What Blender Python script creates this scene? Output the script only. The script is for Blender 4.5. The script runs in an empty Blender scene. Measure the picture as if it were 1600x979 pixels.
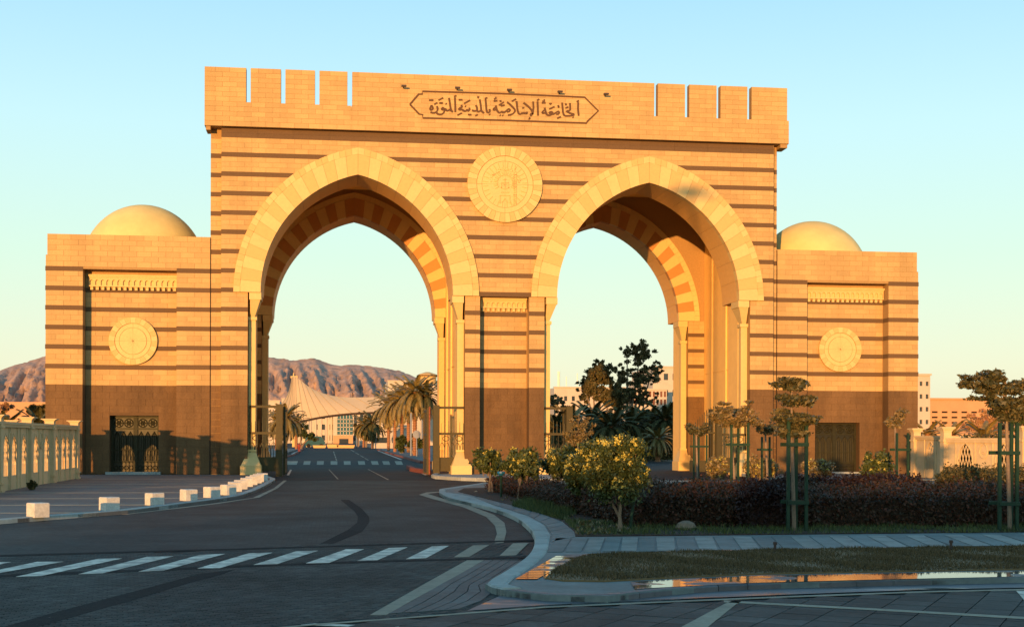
import bpy, math, random
import numpy as np
from mathutils import Vector, Matrix
random.seed(7); rng = np.random.default_rng(7)
SC = bpy.context.scene
COL = SC.collection
# ------------------------------------------------------------------ camera
F, H, TH, ROLL, D, EYE = 2120., 685., math.atan(275/2120.), .003, 93., 2.6
cam = bpy.data.cameras.new('camera'); co = bpy.data.objects.new('camera', cam); COL.objects.link(co)
cam.sensor_width = 36; cam.lens = 36*F/1600; cam.shift_y = (H-489.5)/1600
cam.clip_start = .1; cam.clip_end = 20000
co.matrix_world = Matrix.Translation((0, -D, EYE)) @ Matrix.Rotation(-TH, 4, 'Z') @ Matrix.Rotation(math.radians(90), 4, 'X') @ Matrix.Rotation(ROLL, 4, 'Z')
SC.camera = co
# ------------------------------------------------------------------ sky and sun
SX, SZ = .40, .052            # the sunlight travels along (+.40, +1, -.052)
SUN_EL = math.atan(SZ/math.hypot(SX, 1)); SUN_AZ = math.atan2(-SX, -1)
wd = bpy.data.worlds.new("World"); SC.world = wd; wd.use_nodes = True
nt = wd.node_tree; nt.nodes.clear()
out = nt.nodes.new('ShaderNodeOutputWorld'); bg = nt.nodes.new('ShaderNodeBackground'); nt.links.new(bg.outputs[0], out.inputs[0])
sky = nt.nodes.new('ShaderNodeTexSky'); sky.sky_type = 'NISHITA'; sky.sun_disc = False
sky.sun_elevation = math.radians(6); sky.sun_rotation = math.atan2(-SX, -1)
sky.air_density = 1.0; sky.dust_density = 1.5; sky.ozone_density = 1.5
tc = nt.nodes.new('ShaderNodeTexCoord'); sep = nt.nodes.new('ShaderNodeSeparateXYZ'); nt.links.new(tc.outputs['Generated'], sep.inputs[0])
cr = nt.nodes.new('ShaderNodeValToRGB'); nt.links.new(sep.outputs['Z'], cr.inputs[0])
SKYS = [(0.0, (8.2, 7.5, 5.2)), (.05, (8.1, 8.35, 6.1)), (.13, (6.6, 8.8, 7.2)), (.22, (5.6, 8.5, 8.9)), (.32, (3.8, 7.0, 9.4)), (.6, (1.6, 4.0, 6.4)), (1., (1.0, 2.7, 4.6))]
el = cr.color_ramp.elements
while len(el) > 1: el.remove(el[-1])
for i, (p, c) in enumerate(SKYS):
    e = el[0] if i == 0 else el.new(p)
    e.position = p; e.color = (c[0]/10, c[1]/10, c[2]/10, 1)
vm = nt.nodes.new('ShaderNodeVectorMath'); vm.operation = 'SCALE'; vm.inputs['Scale'].default_value = 9.0
nt.links.new(cr.outputs[0], vm.inputs[0])
mx = nt.nodes.new('ShaderNodeMixRGB'); mx.inputs[0].default_value = .8
nt.links.new(sky.outputs[0], mx.inputs[1]); nt.links.new(vm.outputs[0], mx.inputs[2])
nt.links.new(mx.outputs[0], bg.inputs[0]); bg.inputs[1].default_value = .1
sl = bpy.data.lights.new('sun', 'SUN'); so = bpy.data.objects.new('sun', sl); COL.objects.link(so)
sl.energy = 4.9; sl.angle = math.radians(.5); sl.color = (1, .47, .15)
so.rotation_euler = Vector((-SX, -1, SZ)).to_track_quat('Z', 'Y').to_euler()
SC.view_settings.view_transform = 'Standard'; SC.view_settings.look = 'None'
SC.view_settings.exposure = .52; SC.view_settings.gamma = 1
# ------------------------------------------------------------------ measuring helpers: photo point -> place in the world
_c, _s = math.cos(TH), math.sin(TH)
def ray(x, y):
    u, v = x-800, H-y
    u, v = u*math.cos(ROLL)-v*math.sin(ROLL), u*math.sin(ROLL)+v*math.cos(ROLL)
    return (u*_c+F*_s, -u*_s+F*_c, v)
def P(x, y, Y=0.):
    d = ray(x, y); k = (Y+D)/d[1]; return k*d[0], EYE+k*d[2]
def G(x, y, z=0.):
    d = ray(x, y); k = (z-EYE)/d[2]; return k*d[0], k*d[1]-D
# ------------------------------------------------------------------ materials
MATS = {}
def mat(name, col, rough=.85, bdist=.02, var=.12, grain=.1, gscale=8., bump=.15, bscale=30., metal=0., spec=.3, hue=None, trans=0, stain=0., stain_scale=.35, vstretch=1.):
    """procedural material: base colour varied per piece (var) and by noise (grain), fine relief"""
    m = bpy.data.materials.new(name); m.use_nodes = True; MATS[name] = m
    n = m.node_tree.nodes; l = m.node_tree.links; b = n['Principled BSDF']
    b.inputs['Roughness'].default_value = rough; b.inputs['Metallic'].default_value = metal
    b.inputs['Specular IOR Level'].default_value = spec
    geo = n.new('ShaderNodeNewGeometry'); oi = n.new('ShaderNodeObjectInfo')
    ad = n.new('ShaderNodeMath'); ad.operation = 'ADD'; l.new(geo.outputs['Random Per Island'], ad.inputs[0]); l.new(oi.outputs['Random'], ad.inputs[1])
    fr = n.new('ShaderNodeMath'); fr.operation = 'FRACT'; l.new(ad.outputs[0], fr.inputs[0])
    mr = n.new('ShaderNodeMapRange'); l.new(fr.outputs[0], mr.inputs[0]); mr.inputs[3].default_value = 1-var; mr.inputs[4].default_value = 1+var
    ns = n.new('ShaderNodeTexNoise'); ns.inputs['Scale'].default_value = gscale; ns.inputs['Detail'].default_value = 5
    l.new(geo.outputs['Position'], ns.inputs['Vector'])
    m2 = n.new('ShaderNodeMapRange'); l.new(ns.outputs[0], m2.inputs[0]); m2.inputs[1].default_value = .25; m2.inputs[2].default_value = .75; m2.inputs[3].default_value = 1-grain; m2.inputs[4].default_value = 1+grain
    mu = n.new('ShaderNodeMath'); mu.operation = 'MULTIPLY'; l.new(mr.outputs[0], mu.inputs[0]); l.new(m2.outputs[0], mu.inputs[1])
    last = mu.outputs[0]
    if stain > 0:
        n3 = n.new('ShaderNodeTexNoise'); n3.inputs['Scale'].default_value = stain_scale; n3.inputs['Detail'].default_value = 7; n3.inputs['Roughness'].default_value = .65
        mpv = n.new('ShaderNodeMapping'); mpv.inputs['Scale'].default_value = (1, 1, vstretch); l.new(geo.outputs['Position'], mpv.inputs[0]); l.new(mpv.outputs[0], n3.inputs['Vector'])
        m3 = n.new('ShaderNodeMapRange'); l.new(n3.outputs[0], m3.inputs[0]); m3.inputs[1].default_value = .35; m3.inputs[2].default_value = .65; m3.inputs[3].default_value = 1-stain; m3.inputs[4].default_value = 1+stain*.5
        mu3 = n.new('ShaderNodeMath'); mu3.operation = 'MULTIPLY'; l.new(last, mu3.inputs[0]); l.new(m3.outputs[0], mu3.inputs[1]); last = mu3.outputs[0]
    base = n.new('ShaderNodeMixRGB'); base.blend_type = 'MULTIPLY'; base.inputs[0].default_value = 1
    if hue:
        h = n.new('ShaderNodeMixRGB'); h.inputs[1].default_value = (*col, 1); h.inputs[2].default_value = (*hue, 1); l.new(fr.outputs[0], h.inputs[0]); l.new(h.outputs[0], base.inputs[1])
    else: base.inputs[1].default_value = (*col, 1)
    l.new(last, base.inputs[2]); l.new(base.outputs[0], b.inputs['Base Color'])
    if bump > 0:
        bn = n.new('ShaderNodeTexNoise'); bn.inputs['Scale'].default_value = bscale; bn.inputs['Detail'].default_value = 3; l.new(geo.outputs['Position'], bn.inputs['Vector'])
        bp = n.new('ShaderNodeBump'); bp.inputs['Strength'].default_value = bump; bp.inputs['Distance'].default_value = bdist
        l.new(bn.outputs[0], bp.inputs['Height']); l.new(bp.outputs[0], b.inputs['Normal'])
    return m
STONE = mat('sand_stone', (.48, .33, .135), var=.09, grain=.09, gscale=14, bump=.3, stain=.12, vstretch=.2, stain_scale=.7)
STRIPE = mat('brown_stripe_stone', (.125, .077, .036), var=.06, grain=.12, gscale=14, bump=.3)
BASEB = mat('brown_base_stone', (.15, .088, .036), var=.07, grain=.14, gscale=10, bump=.3, stain=.32, stain_scale=.5, vstretch=.25)
MORTAR = mat('stone_joint', (.35, .225, .085), var=0, grain=.1, bump=.3)
BMORTAR = mat('brown_joint', (.11, .065, .027), var=0, grain=.1, bump=.3)
CREAM = mat('cream_stone', (.64, .475, .19), var=.02, grain=.05, gscale=5, bump=.1, rough=.7, stain=.05)
CREAM2 = mat('tan_stone', (.60, .40, .145), var=.02, grain=.05, gscale=5, bump=.1, rough=.7)
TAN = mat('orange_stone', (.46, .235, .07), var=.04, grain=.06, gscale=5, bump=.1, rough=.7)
GROOVE = mat('groove', (.40, .24, .09), var=0, bump=0)
PLASTER = mat('cream_plaster', (.80, .55, .20), var=.02, grain=.04, gscale=2, bump=.1, stain=.05)
DOME = mat('dome_render', (.70, .575, .22), var=0, grain=.05, gscale=1.2, bump=.15, stain=.1, rough=.75)
WALLC = mat('fence_cement', (.60, .46, .25), var=.03, grain=.06, gscale=3, bump=.2, stain=.1)
ASPH = mat('asphalt', (.034, .031, .029), spec=.12, rough=.78, var=0, grain=.2, gscale=25, bump=.5, bscale=80, stain=.25, stain_scale=.25)
PAVER = mat('dark_paver', (.052, .06, .055), spec=.14, rough=.66, var=.3, grain=.25, gscale=9, bump=.5, bscale=60, stain=.5, stain_scale=.3)
SKID = mat('dark_patch', (.019, .022, .022), spec=.08, rough=.85, var=.2, grain=.35, gscale=12, bump=.5, bscale=60)
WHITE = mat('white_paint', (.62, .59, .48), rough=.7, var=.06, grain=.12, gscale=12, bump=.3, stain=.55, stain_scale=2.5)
PALE2 = mat('pale_pavement_tile', (.245, .265, .235), rough=.7, var=.1, grain=.15, gscale=9, bump=.3, stain=.3, stain_scale=1.)
GUTT = mat('gutter_paver', (.085, .105, .10), spec=.2, rough=.65, var=.15, grain=.2, gscale=9, bump=.3, stain=.35, stain_scale=1.)
ORANGE2 = mat('intrados_stone', (.70, .42, .13), var=.03, grain=.05, gscale=4, bump=.1, rough=.7)
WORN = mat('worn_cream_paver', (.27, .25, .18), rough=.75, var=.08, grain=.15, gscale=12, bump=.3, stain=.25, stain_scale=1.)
CONC = mat('pale_concrete', (.33, .365, .33), rough=.8, var=.08, grain=.12, gscale=9, bump=.4, stain=.2, stain_scale=.8)
TILEG = mat('grey_pavement_tile', (.15, .19, .18), spec=.2, rough=.65, var=.12, grain=.15, gscale=9, bump=.3, stain=.25, stain_scale=.8)
PLAZA = mat('plaza_paver', (.14, .135, .12), rough=.75, var=.05, grain=.14, gscale=6, bump=.3, stain=.25, stain_scale=.3)
BWHITE = mat('bollard_white', (.55, .55, .48), rough=.8, var=.04, grain=.14, gscale=14, bump=.4, stain=.15, stain_scale=3)
EARTH = mat('planting_soil', (.045, .028, .018), var=0, grain=.4, gscale=4, bump=.9, bscale=18)
SAND = mat('sandy_ground', (.18, .135, .09), var=0, grain=.2, gscale=.3, bump=.3, bscale=3, stain=.2, stain_scale=.01)
ROCK = mat('mountain_rock', (.36, .255, .19), var=0, grain=.3, gscale=.05, bump=1., bscale=.045, bdist=3.5, stain=.15, stain_scale=.008)
LEAF = mat('green_leaf', (.035, .06, .016), rough=.5, var=.35, grain=.1, bump=0, hue=(.07, .085, .022), spec=.3)
LEAFD = mat('dark_leaf', (.06, .068, .026), spec=.1, rough=.65, var=.35, grain=.1, bump=0, hue=(.12, .09, .035))
LEAFT = mat('terminalia_leaf', (.045, .06, .025), rough=.5, var=.35, grain=.1, bump=0, hue=(.11, .09, .035))
LEAFO = mat('olive_leaf', (.12, .11, .04), rough=.5, var=.3, grain=.1, bump=0, hue=(.2, .14, .06))
HEDGEM = mat('hedge_leaf', (.032, .034, .015), rough=.6, var=.4, grain=.2, bump=0, hue=(.075, .026, .014))
HEDGER = mat('red_hedge_leaf', (.038, .012, .008), rough=.6, var=.4, grain=.2, bump=0, hue=(.016, .010, .007))
FLOWER = mat('yellow_flower', (.62, .50, .06), rough=.6, var=.2, bump=0, hue=(.52, .48, .14))
PINKF = mat('pink_blossom', (.42, .20, .12), rough=.6, var=.25, bump=0, hue=(.3, .2, .08))
PALMF = mat('palm_leaf', (.15, .125, .035), rough=.5, var=.25, bump=0, hue=(.24, .17, .05))
PALMD = mat('dark_palm_leaf', (.055, .065, .024), spec=.08, rough=.7, var=.3, bump=0, hue=(.10, .085, .035))
PALMT = mat('palm_trunk', (.30, .14, .06), var=.1, grain=.3, gscale=5, bump=1., bscale=12)
BARK = mat('pale_bark', (.24, .18, .12), var=.1, grain=.2, gscale=12, bump=.5)
BARKD = mat('grey_bark', (.2, .15, .1), var=.1, grain=.2, gscale=12, bump=.5)
STAKE = mat('green_painted_timber', (.009, .038, .017), rough=.55, var=.1, grain=.15, bump=.2, stain=.2, stain_scale=3)
GRASS = mat('green_grass', (.045, .08, .018), rough=.7, var=.4, bump=0, hue=(.08, .09, .025))
GRASSD = mat('dry_lawn', (.085, .066, .024), rough=.7, var=.4, bump=0, hue=(.12, .082, .034))
OLIVE = mat('olive_metal', (.06, .05, .018), rough=.6, var=.04, grain=.12, gscale=6, bump=.1, metal=.2)
DARKM = mat('dark_bronze', (.035, .035, .022), rough=.45, var=.1, grain=.2, bump=.1, metal=.5)
BRONZE = mat('bronze_green', (.030, .030, .013), rough=.6, var=.06, grain=.2, gscale=5, bump=.2, metal=.45)
BLACK = mat('black_void', (.012, .011, .01), var=0, bump=0)
GLASS = mat('dark_window_glass', (.03, .04, .045), rough=.12, var=.2, bump=0, spec=.7)
TENT = mat('tent_fabric', (.50, .405, .25), rough=.7, var=0, grain=.03, gscale=.5, bump=0, stain=.06, stain_scale=.08)
SEAM = mat('tent_seam', (.43, .34, .205), var=0, bump=0)
BLDW = mat('pale_building', (.50, .44, .34), var=.03, grain=.05, gscale=.5, bump=.1, stain=.08, stain_scale=.1)
BLDO = mat('ochre_building', (.52, .30, .15), var=.03, grain=.05, gscale=.5, bump=.1, stain=.08, stain_scale=.1)
TEAL = mat('teal_glass', (.03, .10, .11), rough=.15, var=.1, bump=0, spec=.7)
STEEL = mat('grey_steel', (.22, .25, .28), rough=.45, var=.05, bump=0, metal=.4)
REDK = mat('red_kerb', (.20, .06, .04), var=.1, grain=.2, bump=.3)
BROWNW = mat('brown_glazing', (.16, .06, .03), rough=.4, var=.3, bump=0)
REDC = mat('red_cloth', (.28, .05, .03), var=.05, bump=0)
SKIN = mat('skin', (.32, .17, .10), var=0, bump=0)
BLUE = mat('blue_plastic', (.02, .16, .3), rough=.4, var=0, bump=0)
RUST = mat('rusty_red_edge', (.25, .08, .04), var=.2, grain=.4, bump=.3)
TEXTM = mat('brown_inlay', (.11, .058, .026), var=0, grain=.1, bump=0)
LAMPM = mat('dark_lamp', (.05, .035, .03), rough=.5, var=0, bump=0)
# wet paving: a film of water with its own outline over the same tiles
def wet(name, col, lo=.42, hi=.5, scale=.9, stretch=(1, 1, 1)):
    m = mat(name, col, rough=.6, var=.12, grain=.15, gscale=9, bump=0, stain=.2, stain_scale=.8)
    n = m.node_tree.nodes; l = m.node_tree.links; b = n['Principled BSDF']
    g = n.new('ShaderNodeNewGeometry'); mp = n.new('ShaderNodeMapping'); mp.inputs['Scale'].default_value = stretch
    l.new(g.outputs['Position'], mp.inputs[0])
    s = n.new('ShaderNodeTexNoise'); s.inputs['Scale'].default_value = scale; s.inputs['Detail'].default_value = 4; l.new(mp.outputs[0], s.inputs['Vector'])
    r = n.new('ShaderNodeMapRange'); l.new(s.outputs[0], r.inputs[0]); r.inputs[1].default_value = lo; r.inputs[2].default_value = hi; r.inputs[3].default_value = .55; r.inputs[4].default_value = .045
    l.new(r.outputs[0], b.inputs['Roughness']); b.inputs['Specular IOR Level'].default_value = .55
    s2 = n.new('ShaderNodeTexNoise'); s2.inputs['Scale'].default_value = 9; l.new(mp.outputs[0], s2.inputs['Vector'])
    bp = n.new('ShaderNodeBump'); bp.inputs['Strength'].default_value = .05; bp.inputs['Distance'].default_value = .01; l.new(s2.outputs[0], bp.inputs['Height']); l.new(bp.outputs[0], b.inputs['Normal'])
    return m
WETT = wet('wet_tile', (.10, .10, .10), .40, .47)
WETG = wet('damp_gutter', (.09, .095, .1), .50, .60, .5, (.6, 2, 1))
# brick pattern for the road beyond the reach of single stones
def brickify(m, scale, col2, mort, w=.24, hgt=.12):
    n = m.node_tree.nodes; l = m.node_tree.links; b = n['Principled BSDF']
    g = n.new('ShaderNodeNewGeometry'); br = n.new('ShaderNodeTexBrick'); l.new(g.outputs['Position'], br.inputs['Vector'])
    br.inputs['Scale'].default_value = scale; br.inputs['Color1'].default_value = (1, 1, 1, 1); br.inputs['Color2'].default_value = (*col2, 1); br.inputs['Mortar'].default_value = (*mort, 1)
    br.inputs['Brick Width'].default_value = w; br.inputs['Row Height'].default_value = hgt; br.inputs['Mortar Size'].default_value = .008
    src = b.inputs['Base Color'].links[0].from_socket
    mm = n.new('ShaderNodeMixRGB'); mm.blend_type = 'MULTIPLY'; mm.inputs[0].default_value = 1; l.new(src, mm.inputs[1]); l.new(br.outputs[0], mm.inputs[2]); l.new(mm.outputs[0], b.inputs['Base Color'])
PAVERB = mat('dark_paver_far', (.052, .06, .055), spec=.12, rough=.72, var=0, grain=.3, gscale=7, bump=.4, bscale=40, stain=.5, stain_scale=.3)
brickify(PAVERB, 1., (.72, .72, .74), (.45, .45, .45))
# ------------------------------------------------------------------ mesh helpers
class MB:
    def __init__(s): s.v = []; s.f = []
    def add(s, vs, fs):
        o = len(s.v); s.v += [tuple(p) for p in vs]; s.f += [tuple(i+o for i in f) for f in fs]; return s
    def box(s, x0, x1, y0, y1, z0, z1, T=None):
        vs = [(x, y, z) for z in (z0, z1) for x, y in ((x0, y0), (x1, y0), (x1, y1), (x0, y1))]
        if T: vs = [T(*p) for p in vs]
        return s.add(vs, [(3, 2, 1, 0), (4, 5, 6, 7), (0, 1, 5, 4), (1, 2, 6, 5), (2, 3, 7, 6), (3, 0, 4, 7)])
    def prism(s, poly, y0, y1, T=None):
        """poly of (x,z) extruded between depths y0 and y1"""
        n = len(poly); vs = [(x, y0, z) for x, z in poly]+[(x, y1, z) for x, z in poly]
        if T: vs = [T(*p) for p in vs]
        return s.add(vs, [tuple(range(n)), tuple(range(2*n-1, n-1, -1))]+[((i+1) % n, i, i+n, (i+1) % n+n) for i in range(n)])
    def slab(s, poly, z0, z1):
        """ground polygon (x,y) with thickness"""
        n = len(poly); vs = [(x, y, z1) for x, y in poly]+[(x, y, z0) for x, y in poly]
        return s.add(vs, [tuple(range(n)), tuple(range(2*n-1, n-1, -1))]+[((i+1) % n, i, i+n, (i+1) % n+n) for i in range(n)])
    def ring(s, pts, r, n=6):
        """tube along points; r a number or list"""
        pts = [Vector(p) for p in pts]; m = len(pts); rs = r if hasattr(r, '__len__') else [r]*m
        o = len(s.v); up = Vector((.31, .17, .93))
        for i, p in enumerate(pts):
            t = (pts[min(i+1, m-1)]-pts[max(i-1, 0)]).normalized(); a = t.cross(up)
            if a.length < 1e-3: a = t.cross(Vector((1, 0, 0)))
            a.normalize(); b = t.cross(a)
            for k in range(n):
                q = p+(a*math.cos(6.2832*k/n)+b*math.sin(6.2832*k/n))*rs[i]; s.v.append(tuple(q))
        for i in range(m-1):
            for k in range(n):
                s.f.append((o+i*n+k, o+i*n+(k+1) % n, o+(i+1)*n+(k+1) % n, o+(i+1)*n+k))
        s.f.append(tuple(o+k for k in range(n))[::-1]); s.f.append(tuple(o+(m-1)*n+k for k in range(n)))
        return s
    def lathe(s, prof, cx, cy, n=24, a0=0, a1=6.28319):
        o = len(s.v); m = len(prof)
        for r, z in prof:
            for k in range(n): a = a0+(a1-a0)*k/n; s.v.append((cx+r*math.cos(a), cy+r*math.sin(a), z))
        for i in range(m-1):
            for k in range(n): s.f.append((o+i*n+k, o+i*n+(k+1) % n, o+(i+1)*n+(k+1) % n, o+(i+1)*n+k))
        s.f.append(tuple(o+(m-1)*n+k for k in range(n)))
        return s
    def build(s, name, m, parent=None, smooth=False, fix=True):
        me = bpy.data.meshes.new(name); me.from_pydata(s.v, [], s.f); me.materials.append(m)
        if fix:
            import bmesh
            b = bmesh.new(); b.from_mesh(me); bmesh.ops.recalc_face_normals(b, faces=b.faces); b.to_mesh(me); b.free()
        if smooth: me.polygons.foreach_set('use_smooth', [True]*len(me.polygons))
        ob = bpy.data.objects.new(name, me); COL.objects.link(ob)
        if parent:
            ob.parent = parent
            ob.matrix_parent_inverse = Matrix.Translation(-Vector(parent.location)) if parent.type == 'EMPTY' and parent.rotation_euler.z == 0 else Matrix.Identity(4)
        return ob
def link_mesh(name, me, parent=None, loc=(0, 0, 0), rot=(0, 0, 0), scale=(1, 1, 1)):
    o = bpy.data.objects.new(name, me); COL.objects.link(o); o.location = loc; o.rotation_euler = rot; o.scale = scale
    if parent: o.parent = parent
    return o
def tag(o, label=None, cat=None, group=None, kind=None):
    if label: o['label'] = label
    if cat: o['category'] = cat
    if group: o['group'] = group
    if kind: o['kind'] = kind
    return o
def empty(name, loc, label, cat, group=None):
    o = bpy.data.objects.new(name, None); COL.objects.link(o); o.location = loc; o.empty_display_size = .3
    return tag(o, label, cat, group)
def mesh_np(name, V, Fq, m, parent=None, smooth=False):
    me = bpy.data.meshes.new(name); nf = len(Fq); k = Fq.shape[1]
    me.vertices.add(len(V)); me.vertices.foreach_set('co', V.astype(np.float32).ravel())
    me.loops.add(nf*k); me.loops.foreach_set('vertex_index', Fq.astype(np.int32).ravel())
    me.polygons.add(nf); me.polygons.foreach_set('loop_start', np.arange(0, nf*k, k, dtype=np.int32))
    me.update(calc_edges=True); me.materials.append(m)
    if smooth: me.polygons.foreach_set('use_smooth', [True]*nf)
    ob = bpy.data.objects.new(name, me); COL.objects.link(ob)
    if parent:
        ob.parent = parent; ob.matrix_parent_inverse = Matrix.Translation(-Vector(parent.location))
    return ob
def arch_z(x, hw, zs, R, e): return zs+math.sqrt(max(0, R*R-(abs(x)+e)**2))
def holed(mb, s0, s1, z0, z1, d0, d1, holes, T=None, n=10):
    """wall with pointed openings: holes = (centre, half width, sill, spring, R, e); R None = square head at spring"""
    s = s0
    for (c, hw, zb, zs, R, e) in sorted(holes):
        if c-hw > s+1e-4: mb.box(s, c-hw, d0, d1, z0, z1, T)
        if zb > z0: mb.box(c-hw, c+hw, d0, d1, z0, zb, T)
        if R is None: mb.box(c-hw, c+hw, d0, d1, zs, z1, T)
        else:
            for i in range(2*n):
                a = -hw+hw*i/n; b = -hw+hw*(i+1)/n
                mb.prism([(c+a, arch_z(a, hw, zs, R, e)), (c+b, arch_z(b, hw, zs, R, e)), (c+b, z1), (c+a, z1)], d0, d1, T)
        s = c+hw
    if s1 > s+1e-4: mb.box(s, s1, d0, d1, z0, z1, T)
# unit box shared by every loose block, 12 triangles
def unit_box(m):
    me = bpy.data.meshes.new('stone_block_mesh')
    me.from_pydata([(x, y, z) for z in (-.5, .5) for x, y in ((-.5, -.5), (.5, -.5), (.5, .5), (-.5, .5))], [], [(3, 2, 1, 0), (4, 5, 6, 7), (0, 1, 5, 4), (1, 2, 6, 5), (2, 3, 7, 6), (3, 0, 4, 7)])
    me.materials.append(m); return me
UB = {}
def block_part(name, m, parent, x0, x1, y0, y1, z0, z1):
    if m.name not in UB: UB[m.name] = unit_box(m)
    px, py, pz = parent.location if parent.type == 'EMPTY' else (0, 0, 0)
    return link_mesh(name, UB[m.name], parent, ((x0+x1)/2-px, (y0+y1)/2-py, (z0+z1)/2-pz), (0, 0, 0), (x1-x0, y1-y0, z1-z0))
# ------------------------------------------------------------------ courses of stone on a face
def rows_std(zmax):
    """(z0, z1, kind) from the ground up"""
    r = []; z = .15
    for i in range(13): r.append((z+i*.46, z+(i+1)*.46, 'b'))
    lo = 6.13; k = 1
    while True:
        st = 5.9+1.3*k; top = min(st, zmax)
        if top-lo > .1:
            for i in range(3): r.append((lo+(top-lo)*i/3, lo+(top-lo)*(i+1)/3, 'l'))
        if st >= zmax-.1 or k > 12: break
        r.append((st, st+.3, 's')); lo = st+.3; k += 1
    return r
class Courses:
    def __init__(s, parent, budget=300):
        s.parent = parent; s.loose = []; s.mb = {'l': MB(), 'b': MB()}; s.budget = budget
    def lay(s, spans, z0, z1, kind, Y, L=.95, proud=.022, stagger=None):
        """spans: (xa, xb, xa_top, xb_top)"""
        j = .008
        for (xa, xb, ta, tb) in spans:
            if kind == 's':
                m = MB(); m.prism([(xa, z0), (xb, z0), (tb, z1), (ta, z1)], Y-.03, Y+.02); m.build('dark_stone_course', STRIPE, s.parent); continue
            off = random.random()*L if stagger is None else stagger
            cuts = [xa]; x = math.floor(min(xa, ta)/L)*L+off
            while x < max(xb, tb):
                if x > max(xa, ta)+.25 and x < min(xb, tb)-.25: cuts.append(x)
                x += L
            cuts.append(xb); n = len(cuts)-1
            for i in range(n):
                a, b = cuts[i], cuts[i+1]; ca = ta if i == 0 else a; cb = tb if i == n-1 else b
                pj = proud+random.uniform(-.004, .004)
                if abs(ca-a) < 1e-3 and abs(cb-b) < 1e-3: s.loose.append((b-a, a+j, b-j, Y-pj, Y+.02, z0+j, z1-j, kind))
                else: s.mb[kind].prism([(a+j, z0+j), (b-j, z0+j), (cb-j, z1-j), (ca+j, z1-j)], Y-pj, Y+.02)
    def finish(s):
        s.loose.sort(key=lambda b: -(b[2]-b[1])*(b[6]-b[5]))
        for i, b in enumerate(s.loose):
            m = STONE if b[7] == 'l' else BASEB
            if i < s.budget: block_part('stone_block', m, s.parent, *b[1:7])
            else: s.mb[b[7]].box(*b[1:7])
        for k, m in (('l', STONE), ('b', BASEB)):
            if s.mb[k].v: tag(s.mb[k].build('stone_courses', m, s.parent), kind='stuff')
# ==================================================================  GATEWAY
AC = (1.43, 21.66); ZS = 12.4; EO = 1.8
gw = empty('monumental_gateway', (11.5, 2, 0), 'huge striped sandstone gateway with two pointed arches and a crenellated inscribed parapet', 'gateway')
XL, XR = -7.7, 30.72
def hw_at(z, R):
    if z <= ZS: return R-EO
    t = R*R-(z-ZS)**2
    return max(0, math.sqrt(t)-EO) if t > EO*EO else 0
# front and back walls with the arch openings, in stone-joint colour behind the blocks
for (y0, y1) in ((0, 4.0), (17.0, 20.5)):
    for (m, za, zb) in ((BMORTAR, 0, 6.13), (MORTAR, 6.13, 23.42)):
        mb = MB(); hs = [(c, 7.35, za, max(ZS, za), 9.15, EO) for c in AC]
        if zb < ZS:
            xs = [XL, AC[0]-7.35, AC[0]+7.35, AC[1]-7.35, AC[1]+7.35, XR]
            for i in (0, 4): b_ = MB(); b_.box(xs[i], xs[i+1], y0, y1, za, zb); b_.build('pier', m, gw)
            b_ = MB()
            if y0 == 0: b_.prism([(xs[2], 0), (9.8, 0), (9.8, 1), (13.25, 1), (13.25, 0), (xs[3], 0), (xs[3], 4), (xs[2], 4)], za, zb, lambda x, y, z: (x, z, y))
            else: b_.box(xs[2], xs[3], y0, y1, za, zb)
            b_.build('pier', m, gw)
        elif y0 == 0:
            holed(mb, XL, 9.8, za, zb, 0, 4, hs[:1], n=22); holed(mb, 13.25, XR, za, zb, 0, 4, hs[1:], n=22)
            mb.box(9.8, 13.25, 0, 4, 12.42, zb); mb.box(9.8, 13.25, 1, 4, za, 12.42)
        else: holed(mb, XL, XR, za, zb, y0, y1, hs, n=22)
        if mb.v: mb.build('wall', m, gw)
for x0, x1 in ((-8.45, -7.705), (30.725, 31.14)): mb = MB(); mb.box(x0, x1, .6, 20, 0, 23.42); mb.build('corner_pier', MORTAR, gw)
for a, b in ((-7.7, -7.3), (30.4, 30.72), (8.78, 14.31)): mb = MB(); mb.box(a, b, 4, 17, 0, 22.6); mb.build('inner_wall', PLASTER, gw)
mb = MB(); mb.box(-7.6, 30.6, .3, 20.4, 22.6, 23.4); mb.build('ceiling_slab', PLASTER, gw)
# shallow ribs and panels on the cream inner walls
for x, sgn in ((30.4, -1), (8.78, -1), (14.31, 1)):
    for yy in (6.5, 10.4, 14.4): mb = MB(); mb.box(min(x, x+sgn*.12), max(x, x+sgn*.12), yy, yy+.5, .2, 22); mb.build('wall_rib', PLASTER, gw)
    mb = MB(); mb.box(min(x, x+sgn*.05), max(x, x+sgn*.05), 4, 17, 8.0, 8.08); mb.build('string_course', PLASTER, gw)
for c in AC:
    for sg in (-1, 1):
        a, b = sorted((c+sg*7.34, c+sg*6.95))
        for ya, yb in ((1.6, 3.95), (18.2, 20.4)): mb = MB(); mb.box(a, b, ya, yb, 0, 12.4); mb.build('jamb_lining', PLASTER, gw)
for x in (-8.47, 31.13): mb = MB(); mb.box(x, x+.05, .54, .6, 0, 16.1); mb.build('expansion_joint', BLACK, gw)
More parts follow.
